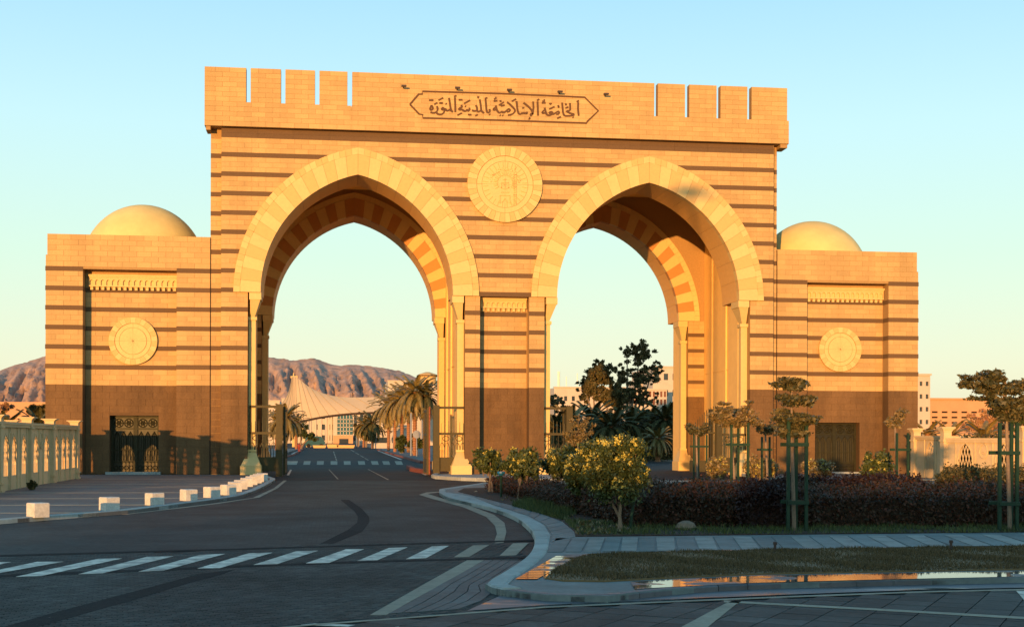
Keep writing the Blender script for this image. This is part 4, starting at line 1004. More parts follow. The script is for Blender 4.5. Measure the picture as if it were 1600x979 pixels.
young_tree('tall young tree with tiered dark crown in green stakes at centre right', 1241, 828, 1237, [(1213, 1268, 590, 607), (1208, 1280, 615, 634), (1202, 1288, 636, 660), (1220, 1264, 658, 684)], (1229, 1243, 1257), (656,), (694, 784), nleaf=13000)
young_tree('slender sparse crowned young tree before the right pavilion door', 1404, 783, 1397, [(1384, 1420, 634, 668)], (1399, 1418), (676,), (702, 763), nleaf=1700, leaf=LEAFO)
young_tree('big spreading dark crowned young tree at the right picture edge', 1578, 828, 1571, [(1506, 1566, 580, 596), (1510, 1600, 596, 616), (1600, 1660, 585, 610), (1525, 1650, 612, 640), (1548, 1635, 630, 658)], (1558, 1579, 1585), (660,), (707, 786), nleaf=17000)
young_tree('vase shaped young tree seen through the right arch behind the blooming shrubs', 905, 762, 905, [(876, 936, 648, 694)], (901, 909), (700,), (712,), nleaf=4200, leaf=LEAFO)
# blue topped green post
X, Y = G(783, 776, .15); pt = empty('marker_post', (X, Y, .15), 'green post with blue cap between the two leftmost shrubs', 'post')
m = MB(); m.ring([(X, Y, .1), (X, Y, 1.12)], .055, 8); m.build('pole', STAKE, pt); m = MB(); m.lathe([(.09, 1.06), (.17, 1.15), (.17, 1.22), (.02, 1.23)], X, Y, 12); m.build('cap', BLUE, pt)
# hedges: thousands of small leaves round a dark core
def hedge(poly, h, n, m, leafs=.055, z=.15, name='hedge', core=True):
    f = in_poly(poly); xs = [p[0] for p in poly]; ys = [p[1] for p in poly]; pts = []
    X = rng.uniform(min(xs), max(xs), n*3); Y = rng.uniform(min(ys), max(ys), n*3)
    k = np.array([f(a, b) for a, b in zip(X, Y)]); X, Y = X[k][:n], Y[k][:n]; n1 = len(X)
    hh = h*(1+.17*np.sin(X*2.1+np.sin(Y*1.3)*2)*np.cos(Y*1.7)+.1*rng.normal(size=n1))
    Z = z+hh-np.abs(rng.normal(size=n1))*.08+(rng.random(n1) < .05)*rng.uniform(.05, .3, n1)
    # front faces along the edges
    E = []
    for a, b in zip(poly, poly[1:]+poly[:1]):
        L_ = math.hypot(b[0]-a[0], b[1]-a[1]); ne = int(L_*h*650); t = rng.uniform(0, 1, ne)
        ex = a[0]+(b[0]-a[0])*t+rng.normal(size=ne)*.10; ey = a[1]+(b[1]-a[1])*t+rng.normal(size=ne)*.10
        E.append(np.stack([ex, ey, z+rng.uniform(0, 1, ne)*h*1.02], 1))
    C = np.concatenate([np.stack([X, Y, Z], 1)]+E); n2 = len(C)
    a = rng.normal(size=(n2, 3)); a /= np.linalg.norm(a, axis=1)[:, None]; b = np.cross(a, rng.normal(size=(n2, 3))); b /= np.linalg.norm(b, axis=1)[:, None]
    s = leafs*rng.uniform(.6, 1.4, n2)[:, None]
    V = np.stack([C-a*s, C+b*s*.45, C+a*s, C-b*s*.45], 1).reshape(-1, 3)
    o = mesh_np(name, V, np.arange(n2*4).reshape(-1, 4), m); tag(o, kind='stuff')
    c = MB(); cx, cy = sum(xs)/len(xs), sum(ys)/len(ys)
    def shrink(p):
        v_ = Vector((cx-p[0], cy-p[1])); d_ = v_.length; return (p[0]+v_.x/d_*.25, p[1]+v_.y/d_*.25)
    c.slab([shrink(p) for p in poly], z-.05, z+h*.82); c.build('twig_core', EARTH, o)
    return o
hz = lambda pts: [G(x, y, .15) for x, y in pts]
PX = lambda x, Y: (P(x, 700, Y)[0], Y)
o = hedge([G(985, 822, .15), G(1160, 822, .15), PX(1150, -49), PX(1000, -47), PX(930, -42), G(900, 800, .15)], .86, 42000, HEDGEM); tag(o, 'dark hedge mass behind the biggest blooming shrub', 'hedge')
o = hedge([G(1162, 824, .15), G(1232, 824, .15), PX(1222, -50), PX(1156, -50)], .98, 14000, HEDGER); tag(o, 'reddish leaved hedge block left of the tall tiered tree', 'hedge')
o = hedge([G(1234, 823, .15), G(1900, 820, .15), PX(1700, -48), PX(1400, -49), PX(1226, -50)], .84, 60000, HEDGEM); tag(o, 'long dark purple hedge running to the right picture edge', 'hedge')
o = hedge([PX(1225, -49), PX(1440, -48), PX(1436, -46), PX(1225, -47)], .98, 12000, HEDGER); tag(o, 'reddish hedge row behind the long dark one, before the right pavilion', 'hedge')
o = hedge([PX(1470, -47), PX(1700, -47), PX(1700, -43), PX(1475, -43)], 1.15, 22000, LEAFD); tag(o, 'dark green bushy hedge top before the cream wall', 'hedge')
o = hedge([G(860, 790, .15), G(905, 802, .15), (9.4, -38), (8.6, -28), (7.3, -28)], .55, 14000, HEDGEM, .05); tag(o, 'low ragged purple plants under the row of small shrubs', 'ground cover')
# grass and weeds in the bed
def grass(poly, n, h, m, name, z=.15, w=.012):
    f = in_poly(poly); xs = [p[0] for p in poly]; ys = [p[1] for p in poly]
    X = rng.uniform(min(xs), max(xs), n*3); Y = rng.uniform(min(ys), max(ys), n*3); k = np.array([f(a, b) for a, b in zip(X, Y)]); X, Y = X[k][:n], Y[k][:n]; n1 = len(X)
    dens = np.sin(X*1.9)*np.cos(Y*1.4)+rng.normal(size=n1)*.6; k = dens > -.5; X, Y = X[k], Y[k]; n1 = len(X)
    hh = h*rng.uniform(.5, 1.5, n1)*(1+.4*np.sin(X*3+Y*2)); a = rng.uniform(0, 6.283, n1); ln = rng.normal(size=(n1, 2))*h*.45
    V = np.stack([np.stack([X-w*np.cos(a), Y-w*np.sin(a), np.full(n1, z)], 1), np.stack([X+w*np.cos(a), Y+w*np.sin(a), np.full(n1, z)], 1), np.stack([X+ln[:, 0], Y+ln[:, 1], z+hh], 1)], 1).reshape(-1, 3)
    return tag(mesh_np(name, V, np.arange(n1*3).reshape(-1, 3), m), kind='stuff')
o = grass([G(905, 835, .15), G(1750, 830, .15), G(1750, 818, .15), G(960, 818, .15), G(900, 812, .15), G(880, 812, .15)], 15000, .09, GRASS, 'grass_strip'); tag(o, 'green grass fringe along the front of the hedges', 'grass')
o = grass([G(800, 790, .15), G(880, 812, .15), G(905, 800, .15), G(860, 770, .15)], 16000, .16, GRASS, 'grass_patch'); tag(o, 'rough green grass patch under the small shrubs', 'grass')
o = grass(lw, 90000, .045, GRASSD, 'lawn_grass', .15, .010); tag(o, 'short brownish lawn on the wet oval', 'grass')
wm = MB()
for i in range(150):
    x, y = random.choice([(random.uniform(740, 900), random.uniform(776, 815)), (random.uniform(900, 1000), random.uniform(815, 835))])
    X, Y = G(x, y, .15)
    if not in_poly(bwd+[(50, -50), (9.3, -19), (6.3, -26)])(X, Y): continue
    for k in range(5):
        a = random.uniform(0, 6.28); r = random.uniform(.02, .1); wm.add([(X, Y, .15), (X+r*math.cos(a), Y+r*math.sin(a), .18+r), (X+r*math.cos(a+.5), Y+r*math.sin(a+.5), .16+r*.6)], [(0, 1, 2)])
o = wm.build('dry_weeds', LEAFO, fix=False); tag(o, 'dry brown weeds scattered over the soil under the shrubs', 'weeds', kind='stuff')
for i, (x, y, lb) in enumerate(((743, 769, 'crumpled white litter at the left tip of the bed'), (874, 802, 'crumpled white litter under the blooming shrubs'), (820, 772, 'crumpled white litter beside the second shrub'))):
    X, Y = G(x, y, .15); m = MB(); pts = [(X+random.uniform(-.14, .14), Y+random.uniform(-.1, .1), .15+random.uniform(0, .12)) for _ in range(7)]
    m.add(pts, [(0, 1, 2), (2, 3, 4), (1, 4, 5), (0, 5, 6), (3, 6, 2)]); tag(m.build('litter', WHITE, fix=False), lb, 'litter')
X, Y = G(1072, 826, .15); m = MB(); m.lathe([(.26, .1), (.3, .2), (.22, .32), (.08, .38)], X, Y, 9); rk = m.build('boulder', BARK); tag(rk, 'brown rounded stone in the grass before the hedge', 'stone')
o = hedge([(39.6, -9), (39.9, -14), (38.2, -18), (40.5, -28), (44, -28), (44, -9)], 2.2, 9000, LEAFD, .12); tag(o, 'dark green bushes close behind the right boundary wall', 'bushes')
# ---------------- palms
def frond_mesh(L=3.0, n=26, droop=1.2, mat_=PALMF, w=.42):
    V = []; Fq = []; 
    for i in range(n):
        t = i/(n-1); 
    def sp_(t): return Vector((L*t*(1-.12*t), 0, L*.34*t-droop*t*t*L*.42))
    for i in range(1, n):
        t = i/n; p = sp_(t); q = sp_(min(1, t+.05)); d = (q-p).normalized()
        ll = w*(1.15-abs(t-.4))*(1 if t > .12 else .4)*1.25
        for sg in (-1, 1):
            a = p; tip = p+Vector((d.x*.55*ll, sg*ll*.75, d.z*.5*ll+.10*ll-.06-.16*t)); o = len(V)
            ws = d*.10
            V += [tuple(a-ws*.5), tuple(a+ws*.6), tuple(tip)]; Fq.append((o, o+1, o+2))
    m = MB(); m.v = V; m.f = Fq
    pts = [sp_(k/7) for k in range(8)]; m.ring([tuple(p) for p in pts], [.05-.005*k for k in range(8)], 3)
    me = bpy.data.meshes.new('palm_frond'); me.from_pydata(m.v, [], m.f); me.materials.append(mat_); return me
FR = {m.name: [frond_mesh(3.2, 44, 1.0, m), frond_mesh(3.0, 44, 1.7, m), frond_mesh(3.1, 44, .6, m)] for m in (PALMF, PALMD)}
def palm(label, X, Y, th, cr_, m=PALMF, nf=46, tr=.32, z=0.1):
    t = empty('date_palm', (X, Y, z), label, 'palm tree', 'date palms inside the grounds')
    s = MB(); prof = []
    nb = max(3, int(th/.35))
    for i in range(nb+1):
        zz = z+th*i/nb; prof += [(tr*(1.1 if i % 1 == 0 else 1), zz), (tr*.82, zz+th/nb*.8)]
    s.lathe(prof, X, Y, 9); s.build('trunk', PALMT, t)
    for i in range(nf):
        a = i*2.39996; k = i/nf; pitch = math.radians(62-k*105)
        me = FR[m.name][0 if k < .4 else 1] if k > .15 else FR[m.name][2]
        o = link_mesh('frond', me, t, (0, 0, th), (0, -pitch+math.radians(18), a+random.uniform(-.2, .2)), (cr_/3.1,)*3)
PL = [('tall palm in front of the others on the right of the campus road', 648, 713, 600, 15.5, PALMF), ('palm left of the tallest, leaning over the campus pavement', 628, 709, 612, 14, PALMF), ('second palm from the left in the thick row on the right of the campus road', 617, 707, 618, 14, PALMF),
      ('first palm of the thick row, nearest the gatehouse', 607, 705.5, 625, 13, PALMF), ('dark palm at the right end of the row beside the gate leaf', 664, 713, 606, 14, PALMD), ('palm standing behind the gap between the right road palms', 638, 708, 610, 14, PALMF),
      ('palm on the left of the campus road beside the left gate leaf', 446, 708, 642, 13, PALMF), ('smaller palm behind the left gate leaf', 432, 704, 650, 10, PALMF), ('shorter palm under the tent edge on the left', 463, 702, 652, 8, PALMD), ('dark palm under the tent far right of the road', 582, 701, 652, 11, PALMD), ('palm farthest down the avenue', 568, 699, 656, 9, PALMF)]
for lb, x, yb, yt, crp, m in PL:
    X, Y = G(x, yb, .0); X2, zt = P(x, yt+crp*.55, Y); cr_ = min(6.6, max(3.4, crp*2.9/(2120/(Y+D))))
    palm(lb, X, Y, max(2., zt-.6), cr_, m)
for lb, x, yt, Y, cr_, m in (('dark palm just right of the middle pier inside the right arch', 870, 652, 62, 3.2, PALMD), ('dark palm under the big fig tree inside the right arch', 925, 640, 70, 3.8, PALMD), ('broad dark palm in the middle of the right arch', 955, 650, 60, 3.6, PALMD), ('dark palm right of centre in the right arch', 985, 648, 66, 3.6, PALMD), ('dark palm near the right column inside the right arch', 1040, 640, 66, 3.6, PALMD), ('brownish palm at the left inside the right arch', 893, 645, 66, 3.6, PALMF),
                           ('small golden palm above the clipped hedge in the right arch', 1028, 668, 55, 2.2, PALMF), ('dark palm behind the small golden one', 1015, 645, 75, 3.6, PALMD)):
    X, zt = P(x, yt, Y); palm(lb, X, Y, max(1., zt-1.4), cr_, m, 50)
for lb, x, yt, Y, cr_ in (('palm behind the right boundary wall beside the pavilion', 1450, 662, 25, 2.2), ('palm behind the right boundary wall, second from the pavilion', 1487, 662, 22, 2.3), ('bushy palm behind the right wall, before the pink tree', 1538, 664, 16, 2.6), ('dark palm behind the left boundary wall', 60, 645, 30, 2.6), ('palm behind the left boundary wall at the picture edge', 10, 648, 28, 2.4)):
    X, zt = P(x, yt, Y); palm(lb, X, Y, max(1., zt-1.2), cr_, PALMF if x > 100 else PALMD, 40)
# ---------------- broad trees
def tree(name, label, X, Y, zt, blobs, n, leaf, size, bark=BARKD, z=0, group=None, tr=.3, shell=.3):
    """blobs: px centre x,y and radii in px"""
    t = empty(name, (X, Y, z), label, 'tree', group); k = (Y+D)/F; s = MB(); cen = []; rad = []
    for (bx, by, rx, ry) in blobs:
        cx, cz = P(bx, by, Y); nn = max(9, int(rx*ry/9))
        for i in range(nn):
            a = random.uniform(0, 6.283); u_ = random.uniform(-1, 1); q = random.uniform(.2, 1.0)
            cen.append((cx+rx*k*q*math.cos(a)*math.sqrt(1-u_*u_), Y+rx*k*q*math.sin(a)*math.sqrt(1-u_*u_), cz+ry*k*q*u_)); w = random.uniform(.05, .16); rad.append((rx*k*w, rx*k*w, ry*k*w*.9))
        s.ring([(X, Y, z), (X*.7+cx*.3, Y, z+(cz-z)*.45), (X*.2+cx*.8, Y, z+(cz-z)*.8), (cx, Y, cz+ry*k*.3)], [tr, tr*.7, tr*.4, tr*.12], 7)
        for c in cen[-nn:][:5]: s.ring([(cx, Y, cz-ry*k*.5), c], [tr*.22, tr*.05], 4)
    s.build('trunk', bark, t); V, Fq = leaf_cards(cen, rad, n, size, 1.9, shell); mesh_np('crown', V, Fq, leaf, t)
X, _ = P(938, 700, 100); tree('fig_tree', 'dark leafy tree left of the tall feathery one inside the right arch', X, 100, 0, [(936, 586, 30, 26), (926, 612, 24, 20), (952, 616, 26, 24), (914, 602, 14, 16), (966, 626, 26, 22)], 13000, LEAFD, .30)
X, _ = P(980, 700, 110); tree('eucalyptus_tree', 'tallest feathery tree with open crown inside the right arch', X, 110, 0, [(1000, 552, 28, 22), (1020, 576, 18, 14), (980, 548, 14, 12), (1003, 590, 34, 18), (985, 616, 28, 20), (1010, 622, 22, 18)], 11000, LEAFD, .26, bark=BARK)
X, _ = P(970, 700, 104); tree('rusty_tree', 'rust tinged small crown between the two dark trees', X, 104, 0, [(970, 588, 14, 20), (962, 610, 14, 14)], 4200, LEAFO, .3)
X, _ = P(870, 700, 120); tree('olive_tree', 'pale olive tree at the left inside the right arch', X, 120, 0, [(866, 628, 16, 12), (880, 638, 14, 12)], 4000, LEAFO, .32)
for lb, x, y, Y, r in (('dark undergrowth tree low at the left in the right arch', 868, 668, 90, 18), ('dark undergrowth tree low in the middle of the right arch', 945, 665, 92, 26), ('dark undergrowth tree low at the right in the right arch', 1010, 660, 95, 26), ('dark undergrowth tree beside the right column', 1045, 650, 98, 20)):
    X, _ = P(x, 700, Y); tree('evergreen_tree', lb, X, Y, 0, [(x, y, r, 20), (x+r*.6, y+12, r*.7, 16), (x-r*.6, y+12, r*.7, 16)], 7000, LEAFD, .34, group='dark evergreens inside the right arch')
tree('bare_pink_tree', 'wide pinkish blossoming tree behind the right boundary wall', P(1545, 700, 60)[0], 60, 0, [(1540, 655, 28, 18), (1565, 665, 26, 18), (1520, 665, 22, 14)], 12000, PINKF, .2)
tree('bushy_tree', 'green bushy tree at the far right behind the wall', P(1595, 700, 50)[0], 50, 0, [(1598, 655, 22, 22)], 4500, LEAF, .25)
tree('small_tree', 'dark small tree behind the left boundary wall', P(50, 700, 40)[0], 40, 0, [(52, 640, 14, 10), (66, 645, 10, 14)], 3500, LEAFD, .25)
tree('small_tree', 'pink flowering small tree at the left picture edge behind the wall', P(8, 700, 36)[0], 36, 0, [(6, 635, 14, 10)], 2600, PINKF, .2)
for lb, x, yb, bl in (('leafy tree on the right of the campus road before the far building', 572, 699, [(570, 675, 14, 14), (578, 662, 12, 10)]), ('golden leafy tree under the tent on the right of the avenue', 560, 697.5, [(560, 670, 10, 10)]), ('dark bushes below the roadside palms on the right', 650, 712, [(652, 690, 16, 12), (628, 694, 14, 12)]), ('dark tree behind the left gate leaf', 470, 701, [(470, 675, 12, 14), (485, 682, 10, 8)])):
    X, Y = G(x, yb); tree('roadside_tree', lb, X, Y, 0, bl, 5000, LEAFO if 'golden' in lb else LEAF, .3+.001*Y)
o = hedge([(28, 62), (40, 66), (40, 72), (28, 68)], 3.4, 6000, LEAFD, .14); tag(o, 'clipped dark hedge block beside the right arch column', 'hedge')
# ==================================================================  TENT, BUILDINGS, MOUNTAINS
# tent canopy: ruled surface between the upper edge (ridge) and the lower edge
YT = 300.
def tp(x, y, Y): X, Z = P(x, y, Y); return Vector((X, Y, Z))
tent = empty('tensile_canopy', (*[P(500, 698, YT)[0], YT], 0), 'sweeping cream tensile canopy peaked at the left over the campus road', 'canopy')
upper = [(456, 588.5), (462, 588.5), (470, 594), (480, 602), (492, 609), (505, 614), (520, 618), (540, 620.2), (565, 620.4), (600, 619.5), (640, 618)]
lower = [(437, 634), (447, 646), (456, 653), (465, 657.5), (482, 654), (500, 650.5), (520, 647.5), (545, 645), (570, 643.5), (605, 642.5), (645, 642)]
V = []; n1 = len(upper); nv = 14
def crv(a, k, pw=1):
    a = [Vector(p) for p in a]; out_ = []
    for i in range(k):
        t = (i/(k-1))**pw*(len(a)-1); j = min(int(t), len(a)-2); f = t-j
        p0, p1, p2, p3 = a[max(j-1, 0)], a[j], a[j+1], a[min(j+2, len(a)-1)]
        out_.append(.5*((2*p1)+(-p0+p2)*f+(2*p0-5*p1+4*p2-p3)*f*f+(-p0+3*p1-3*p2+p3)*f**3))
    return out_
nu = 45; U = crv(upper, nu, 2.2); Lw = crv(lower, nu, 1.15); mbt = MB(); pts = {}
for i in range(nu):
    for j in range(nv+1):
        f = j/nv; sag = 5.0*math.sin(f*math.pi)*(.9 if i > 4 else .5)
        x = U[i].x*(1-f)+Lw[i].x*f; y = U[i].y*(1-f)+Lw[i].y*f
        if i < 14: x += (1-i/14)*4*math.sin(f*math.pi); y += (1-i/14)*2.0*math.sin(f*math.pi)
        pts[i, j] = tp(x, y, YT+3*(1-f)-2*f)
for i in range(nu):
    for j in range(nv+1): mbt.v.append(tuple(pts[i, j]))
for i in range(nu-1):
    for j in range(nv): a = i*(nv+1)+j; mbt.f.append((a, a+1, a+nv+2, a+nv+1))
# left edge of the cone
ob = mbt.build('canopy_fabric', TENT, tent, smooth=True)
sm = MB()
le = crv([(456, 588.5), (452, 602), (446, 617), (440, 627), (437, 634)], 12)
for i in range(0, nu, 3):
    sm.ring([tuple(pts[i, j]+Vector((0, -.12, 0))) for j in range(nv+1)], .055, 4)
sm.build('canopy_seams', SEAM, tent)
rm = MB(); rm.ring([tuple(pts[i, nv]+Vector((0, .6, -.15))) for i in range(nu)], .5, 6); rm.build('shadow_edge_beam', LAMPM, tent)  # edge beam, coloured dark and thick to show the shadow along the canopy edge
ms = MB(); a = tp(459, 590, YT+8); ms.ring([tuple(a), tuple(tp(458.5, 582, YT+8))], [.3, .1], 6); ms.ring([tuple(tp(454, 589, YT+8)), tuple(tp(465, 588.5, YT+8))], .35, 6)
ms.build('mast_tip', CREAM, tent)
lg = MB(); lg.ring([tuple(tp(472, 662, YT)), (P(483, 698, YT)[0], YT, 0)], .75, 8); lg.ring([tuple(tp(459, 590, YT+8)), (P(459, 700, YT+8)[0], YT+8, 0)], .5, 8); lg.build('mast', CREAM, tent)
# buildings with separately built windows
def building(name, label, x0, x1, yt, Y, depth, floors, bays, wallm, winm=GLASS, ww=.5, wh=.5, base=0, z0=0, parapet=.6, cat='building', arch=False, ybase=None, group=None):
    xa, zt = P(x0, yt, Y); xb, _ = P(x1, yt, Y); t = empty(name, ((xa+xb)/2, Y, 0), label, cat, group)
    if ybase: z0 = P(x0, ybase, Y)[1]
    H_ = zt-z0-parapet; fh = H_/floors; bw_ = (xb-xa)/bays; m = MB()
    m.box(xa, xb, Y+.4, Y+depth, 0, zt-.3)
    for f in range(floors):
        za = z0+f*fh; hs = [(xa+bw_*(b+.5), bw_*ww/2, za+fh*(1-wh)/2, za+fh*(1+wh)/2-(bw_*ww/2 if arch else 0), bw_*ww/2 if arch else None, 0) for b in range(bays)]
        holed(m, xa, xb, za, za+fh, Y, Y+.4, hs, n=3)
    m.box(xa, xb, Y, Y+.4, zt-parapet, zt); m.build('wall', wallm, t)
    c = MB(); c.box(xa-.2, xb+.2, Y-.25, Y+.5, zt-.25, zt+.1); c.build('cornice', wallm, t)
    p = [(bw_*ww, fh*wh)]
    for f in range(floors):
        for b in range(bays):
            cx = xa+bw_*(b+.5); w = block_part('window', winm, t, cx-bw_*ww/2-.02, cx+bw_*ww/2+.02, Y+.3, Y+.36, z0+f*fh+fh*(1-wh)/2-.02, z0+f*fh+fh*(1+wh)/2)
    if z0 > 0: q = MB(); q.box(xa, xb, Y, Y+.4, 0, z0); q.build('ground_wall', wallm, t)
    return t
# palace-like block at the road end
e = building('college_building', 'pale college building with tall arched glass portal closing the campus road', 440, 700, 622, 600, 40, 4, 22, BLDW, ww=.42, wh=.5)
for k in range(12): xq = P(452+k*8.2, 640, 600)[0]; m = MB(); m.box(xq-.5, xq+.5, 599.5, 600, 0, P(452, 640, 600)[1]); m.build('pilaster', BLDW, e)
Yc = 598
m = MB(); xa, zt = P(591*.5+.5*0+0 if False else 527, 640, Yc); xb, _ = P(551, 640, Yc); zc = P(530, 664, Yc)[1]
m.box(P(523, 0, Yc)[0], P(555, 0, Yc)[0], Yc-2, Yc+1, zc-6, P(530, 630, Yc)[1]); m.build('portal_block', BLDW, e)
g = MB(); r_ = (xb-xa)/2; cx = (xa+xb)/2; ztop = P(530, 643, Yc)[1]; zb_ = P(530, 679, Yc)[1]
g.prism([(cx-r_, zb_), (cx+r_, zb_)]+[(cx+r_*math.cos(a), ztop-r_+r_*math.sin(a)) for a in np.linspace(0, math.pi, 15)], Yc-2.4, Yc-1.9); g.build('portal_glass', TEAL, e)
fr_ = MB()
for k in range(1, 5): x = xa+(xb-xa)*k/5; fr_.box(x-.15, x+.15, Yc-2.6, Yc-2.4, zb_, ztop-r_*.3)
for k in range(5): z_ = zb_+(ztop-r_-zb_)*k/4; fr_.box(xa, xb, Yc-2.6, Yc-2.4, z_-.15, z_+.15)
fr_.build('portal_mullions', BLDW, e)
m = MB(); m.box(P(523, 0, Yc)[0], P(553, 0, Yc)[0], Yc-14, Yc-2, 0, P(530, 680, Yc)[1]); m.build('porch', BLDO, e)
m = MB(); m.box(P(532, 0, Yc)[0], P(546, 0, Yc)[0], Yc-14.2, Yc-13.9, 0, P(530, 685, Yc)[1]); m.build('porch_door', GLASS, e)
building('pale_block', 'plain cream block rising behind the palms on the right of the campus road', 606, 690, 594, 420, 30, 2, 2, BLDW, ww=.05, wh=.1)
building('low_block', 'low cream building just visible left of the canopy', 405, 437, 625, 420, 20, 2, 8, BLDW, ww=.4, wh=.3)
# gatehouse
gh = building('gatehouse', 'small cream guard booth with dark window on the right of the campus road', 581, 640, 668, G(590, 700)[1], 8, 1, 2, BLDW, ww=.86, wh=.34, parapet=1.1)
Yg = G(590, 700)[1]
m = MB(); xa, za = P(580, 666.5, Yg); xb, _ = P(641, 666, Yg); m.box(xa-.3, xb, Yg-.7, Yg+8, za, za+.5); m.build('roof_edge', BLDW, gh)
m = MB()
for s in (((592, 675), (594, 672), (596, 674), (598, 673)), ((600, 671.5), (601, 675), (603, 674)), ((603, 673), (606, 675), (608, 672.5)), ((609, 672), (611, 674.5), (612.5, 673))):
    q = [Vector(P(x, y, Yg-.1)) for x, y in s]
    for a, b in zip(q[:-1], q[1:]): m.ring([(a.x, Yg-.1, a.y), (b.x, Yg-.1, b.y)], .16, 4)
m.build('sign_lettering', TEXTM, gh)
# water tower
Yw = 400; wt = empty('water_tower', (P(668, 650, Yw)[0], Yw, 0), 'pinkish concrete water tower above the palms beside the gate column', 'water tower'); k = (Yw+D)/F
cx = P(668, 600, Yw)[0]; zz = lambda y: P(668, y, Yw)[1]
m = MB(); m.lathe([(4*k, 0), (5*k, zz(625)), (7*k, zz(606)), (8*k, zz(601))], cx, Yw, 20); m.build('shaft', CREAM2, wt)
m = MB(); m.lathe([(9*k, zz(601.2)), (13.5*k, zz(600)), (14*k, zz(589)), (14.8*k, zz(588)), (14.8*k, zz(585)), (11*k, zz(583.5)), (3*k, zz(581))], cx, Yw, 28); m.build('tank', CREAM2, wt)
m = MB()
for i in range(24): a = 6.283*i/24; m.box(cx+14.7*k*math.cos(a)-.5, cx+14.7*k*math.cos(a)+.5, Yw+14.9*k*math.sin(a)-.2, Yw+14.9*k*math.sin(a)+.2, zz(587.6), zz(586))
m.build('tank_openings', BLACK, wt)
# inside the right arch
building('pale_block', 'cream multistorey building with flat roofs beside the right arch column', 1020, 1075, 572, 250, 25, 5, 4, BLDW, ww=.5, wh=.4)
building('pale_block', 'low cream stepped building seen through the left of the right arch', 866, 985, 604, 330, 25, 3, 10, BLDW, ww=.4, wh=.25)
building('pale_block', 'cream building behind the tall tree inside the right arch', 1000, 1042, 590, 262, 14, 4, 4, BLDW, ww=.2, wh=.2)
building('arcaded_building', 'cream arcade with brown glazing behind the dark palms in the right arch', 990, 1042, 607, 240, 12, 2, 9, BLDW, winm=BROWNW, ww=.6, wh=.7, parapet=.3, ybase=634)
for i, (x, yt, yb) in enumerate(((873, 580, 606), (885, 588, 606), (902, 583, 606), (858.5, 594, 610))):
    X, z1 = P(x, yt, 340); _, z0 = P(x, yb, 340); m = MB(); m.ring([(X, 340, z0-6), (X, 340, z1)], .5 if i == 0 else .18, 4); m.box(X-.8, X+.8, 339.8, 340.2, z0-6.3, z0-6)
    tag(m.build('antenna_mast', STEEL), ['thick lattice antenna mast, tallest on the far roofs in the right arch', 'thin short antenna right of the lattice mast', 'thin antenna pole nearest the dark tree', 'thin antenna beside the middle pier'][i], 'antenna')
# right of the right pavilion
building('tall_block', 'narrow tall pale block touching the right pavilion edge', 1425, 1453.5, 584, 150, 20, 6, 3, BLDW, ww=.45, wh=.35)
building('ochre_block', 'long ochre block with rows of dark loggias behind the pink tree', 1453, 1530, 622, 165, 20, 4, 5, BLDO, winm=BLACK, ww=.6, wh=.32, parapet=2.2, ybase=672)
building('ochre_block', 'far ochre wing with small square windows at the right edge', 1530, 1680, 621, 172, 20, 4, 11, BLDO, winm=BLACK, ww=.55, wh=.3, parapet=2.2, ybase=672)
m = MB(); xa, zt = P(-60, 627, 60); xb, _ = P(120, 627, 60); m.box(xa, xb, 60, 60.5, 0, zt); tag(m.build('distant_wall', BLDO), 'long plain orange wall behind the left boundary wall', 'wall')
# mountains: ridged terrain strips
def mountain(name, sky_px, ybot, Y0, depth, seed, m=ROCK):
    xs = np.linspace(sky_px[0][0], sky_px[-1][0], 150); ys = np.interp(xs, [p[0] for p in sky_px], [p[1] for p in sky_px])
    r = np.random.default_rng(seed); nr = 60; V = np.zeros((nr, 150, 3))
    import mathutils.noise as mn
    for j in range(nr):
        f = j/(nr-1)
        for i in range(150):
            Yr = Y0-depth*(1-f); X, zt = P(xs[i], ys[i], Y0); 
            zr = zt*(f**.8)
            g_ = mn.ridged_multi_fractal(Vector((xs[i]*.045+f*.8+seed, f*1.1, seed)), .75, 2.1, 7, 1.0, 2.0)-1.1
            gu = mn.noise(Vector((xs[i]*.05, f*.8, seed*3)))
            amp = math.sin(min(1, f*1.02)*math.pi)*.9+.02
            V[j, i] = (X, Yr-gu*depth*.16*amp-g_*depth*.12*amp, max(-1, zr+g_*zt*.07*amp+r.normal()*zt*.003))
    idx = np.arange(nr*150).reshape(nr, 150); Fq = np.stack([idx[:-1, :-1], idx[:-1, 1:], idx[1:, 1:], idx[1:, :-1]], -1).reshape(-1, 4)
    return tag(mesh_np(name, V.reshape(-1, 3), Fq, m), kind='structure')
mountain('mountain', [(380, 575), (400, 566), (415, 557), (440, 560), (460, 563), (480, 560), (492, 559), (502, 563), (515, 568), (530, 571), (550, 569.5), (575, 571), (600, 575), (625, 579), (640, 585), (655, 592), (700, 605), (760, 625), (830, 660)], 640, 3600, 420, 3)
mountain('mountain', [(-160, 600), (-60, 590), (0, 579), (20, 571), (40, 566), (55, 561), (70, 556), (110, 545), (200, 540), (330, 560), (390, 580), (420, 600)], 640, 3900, 420, 8)
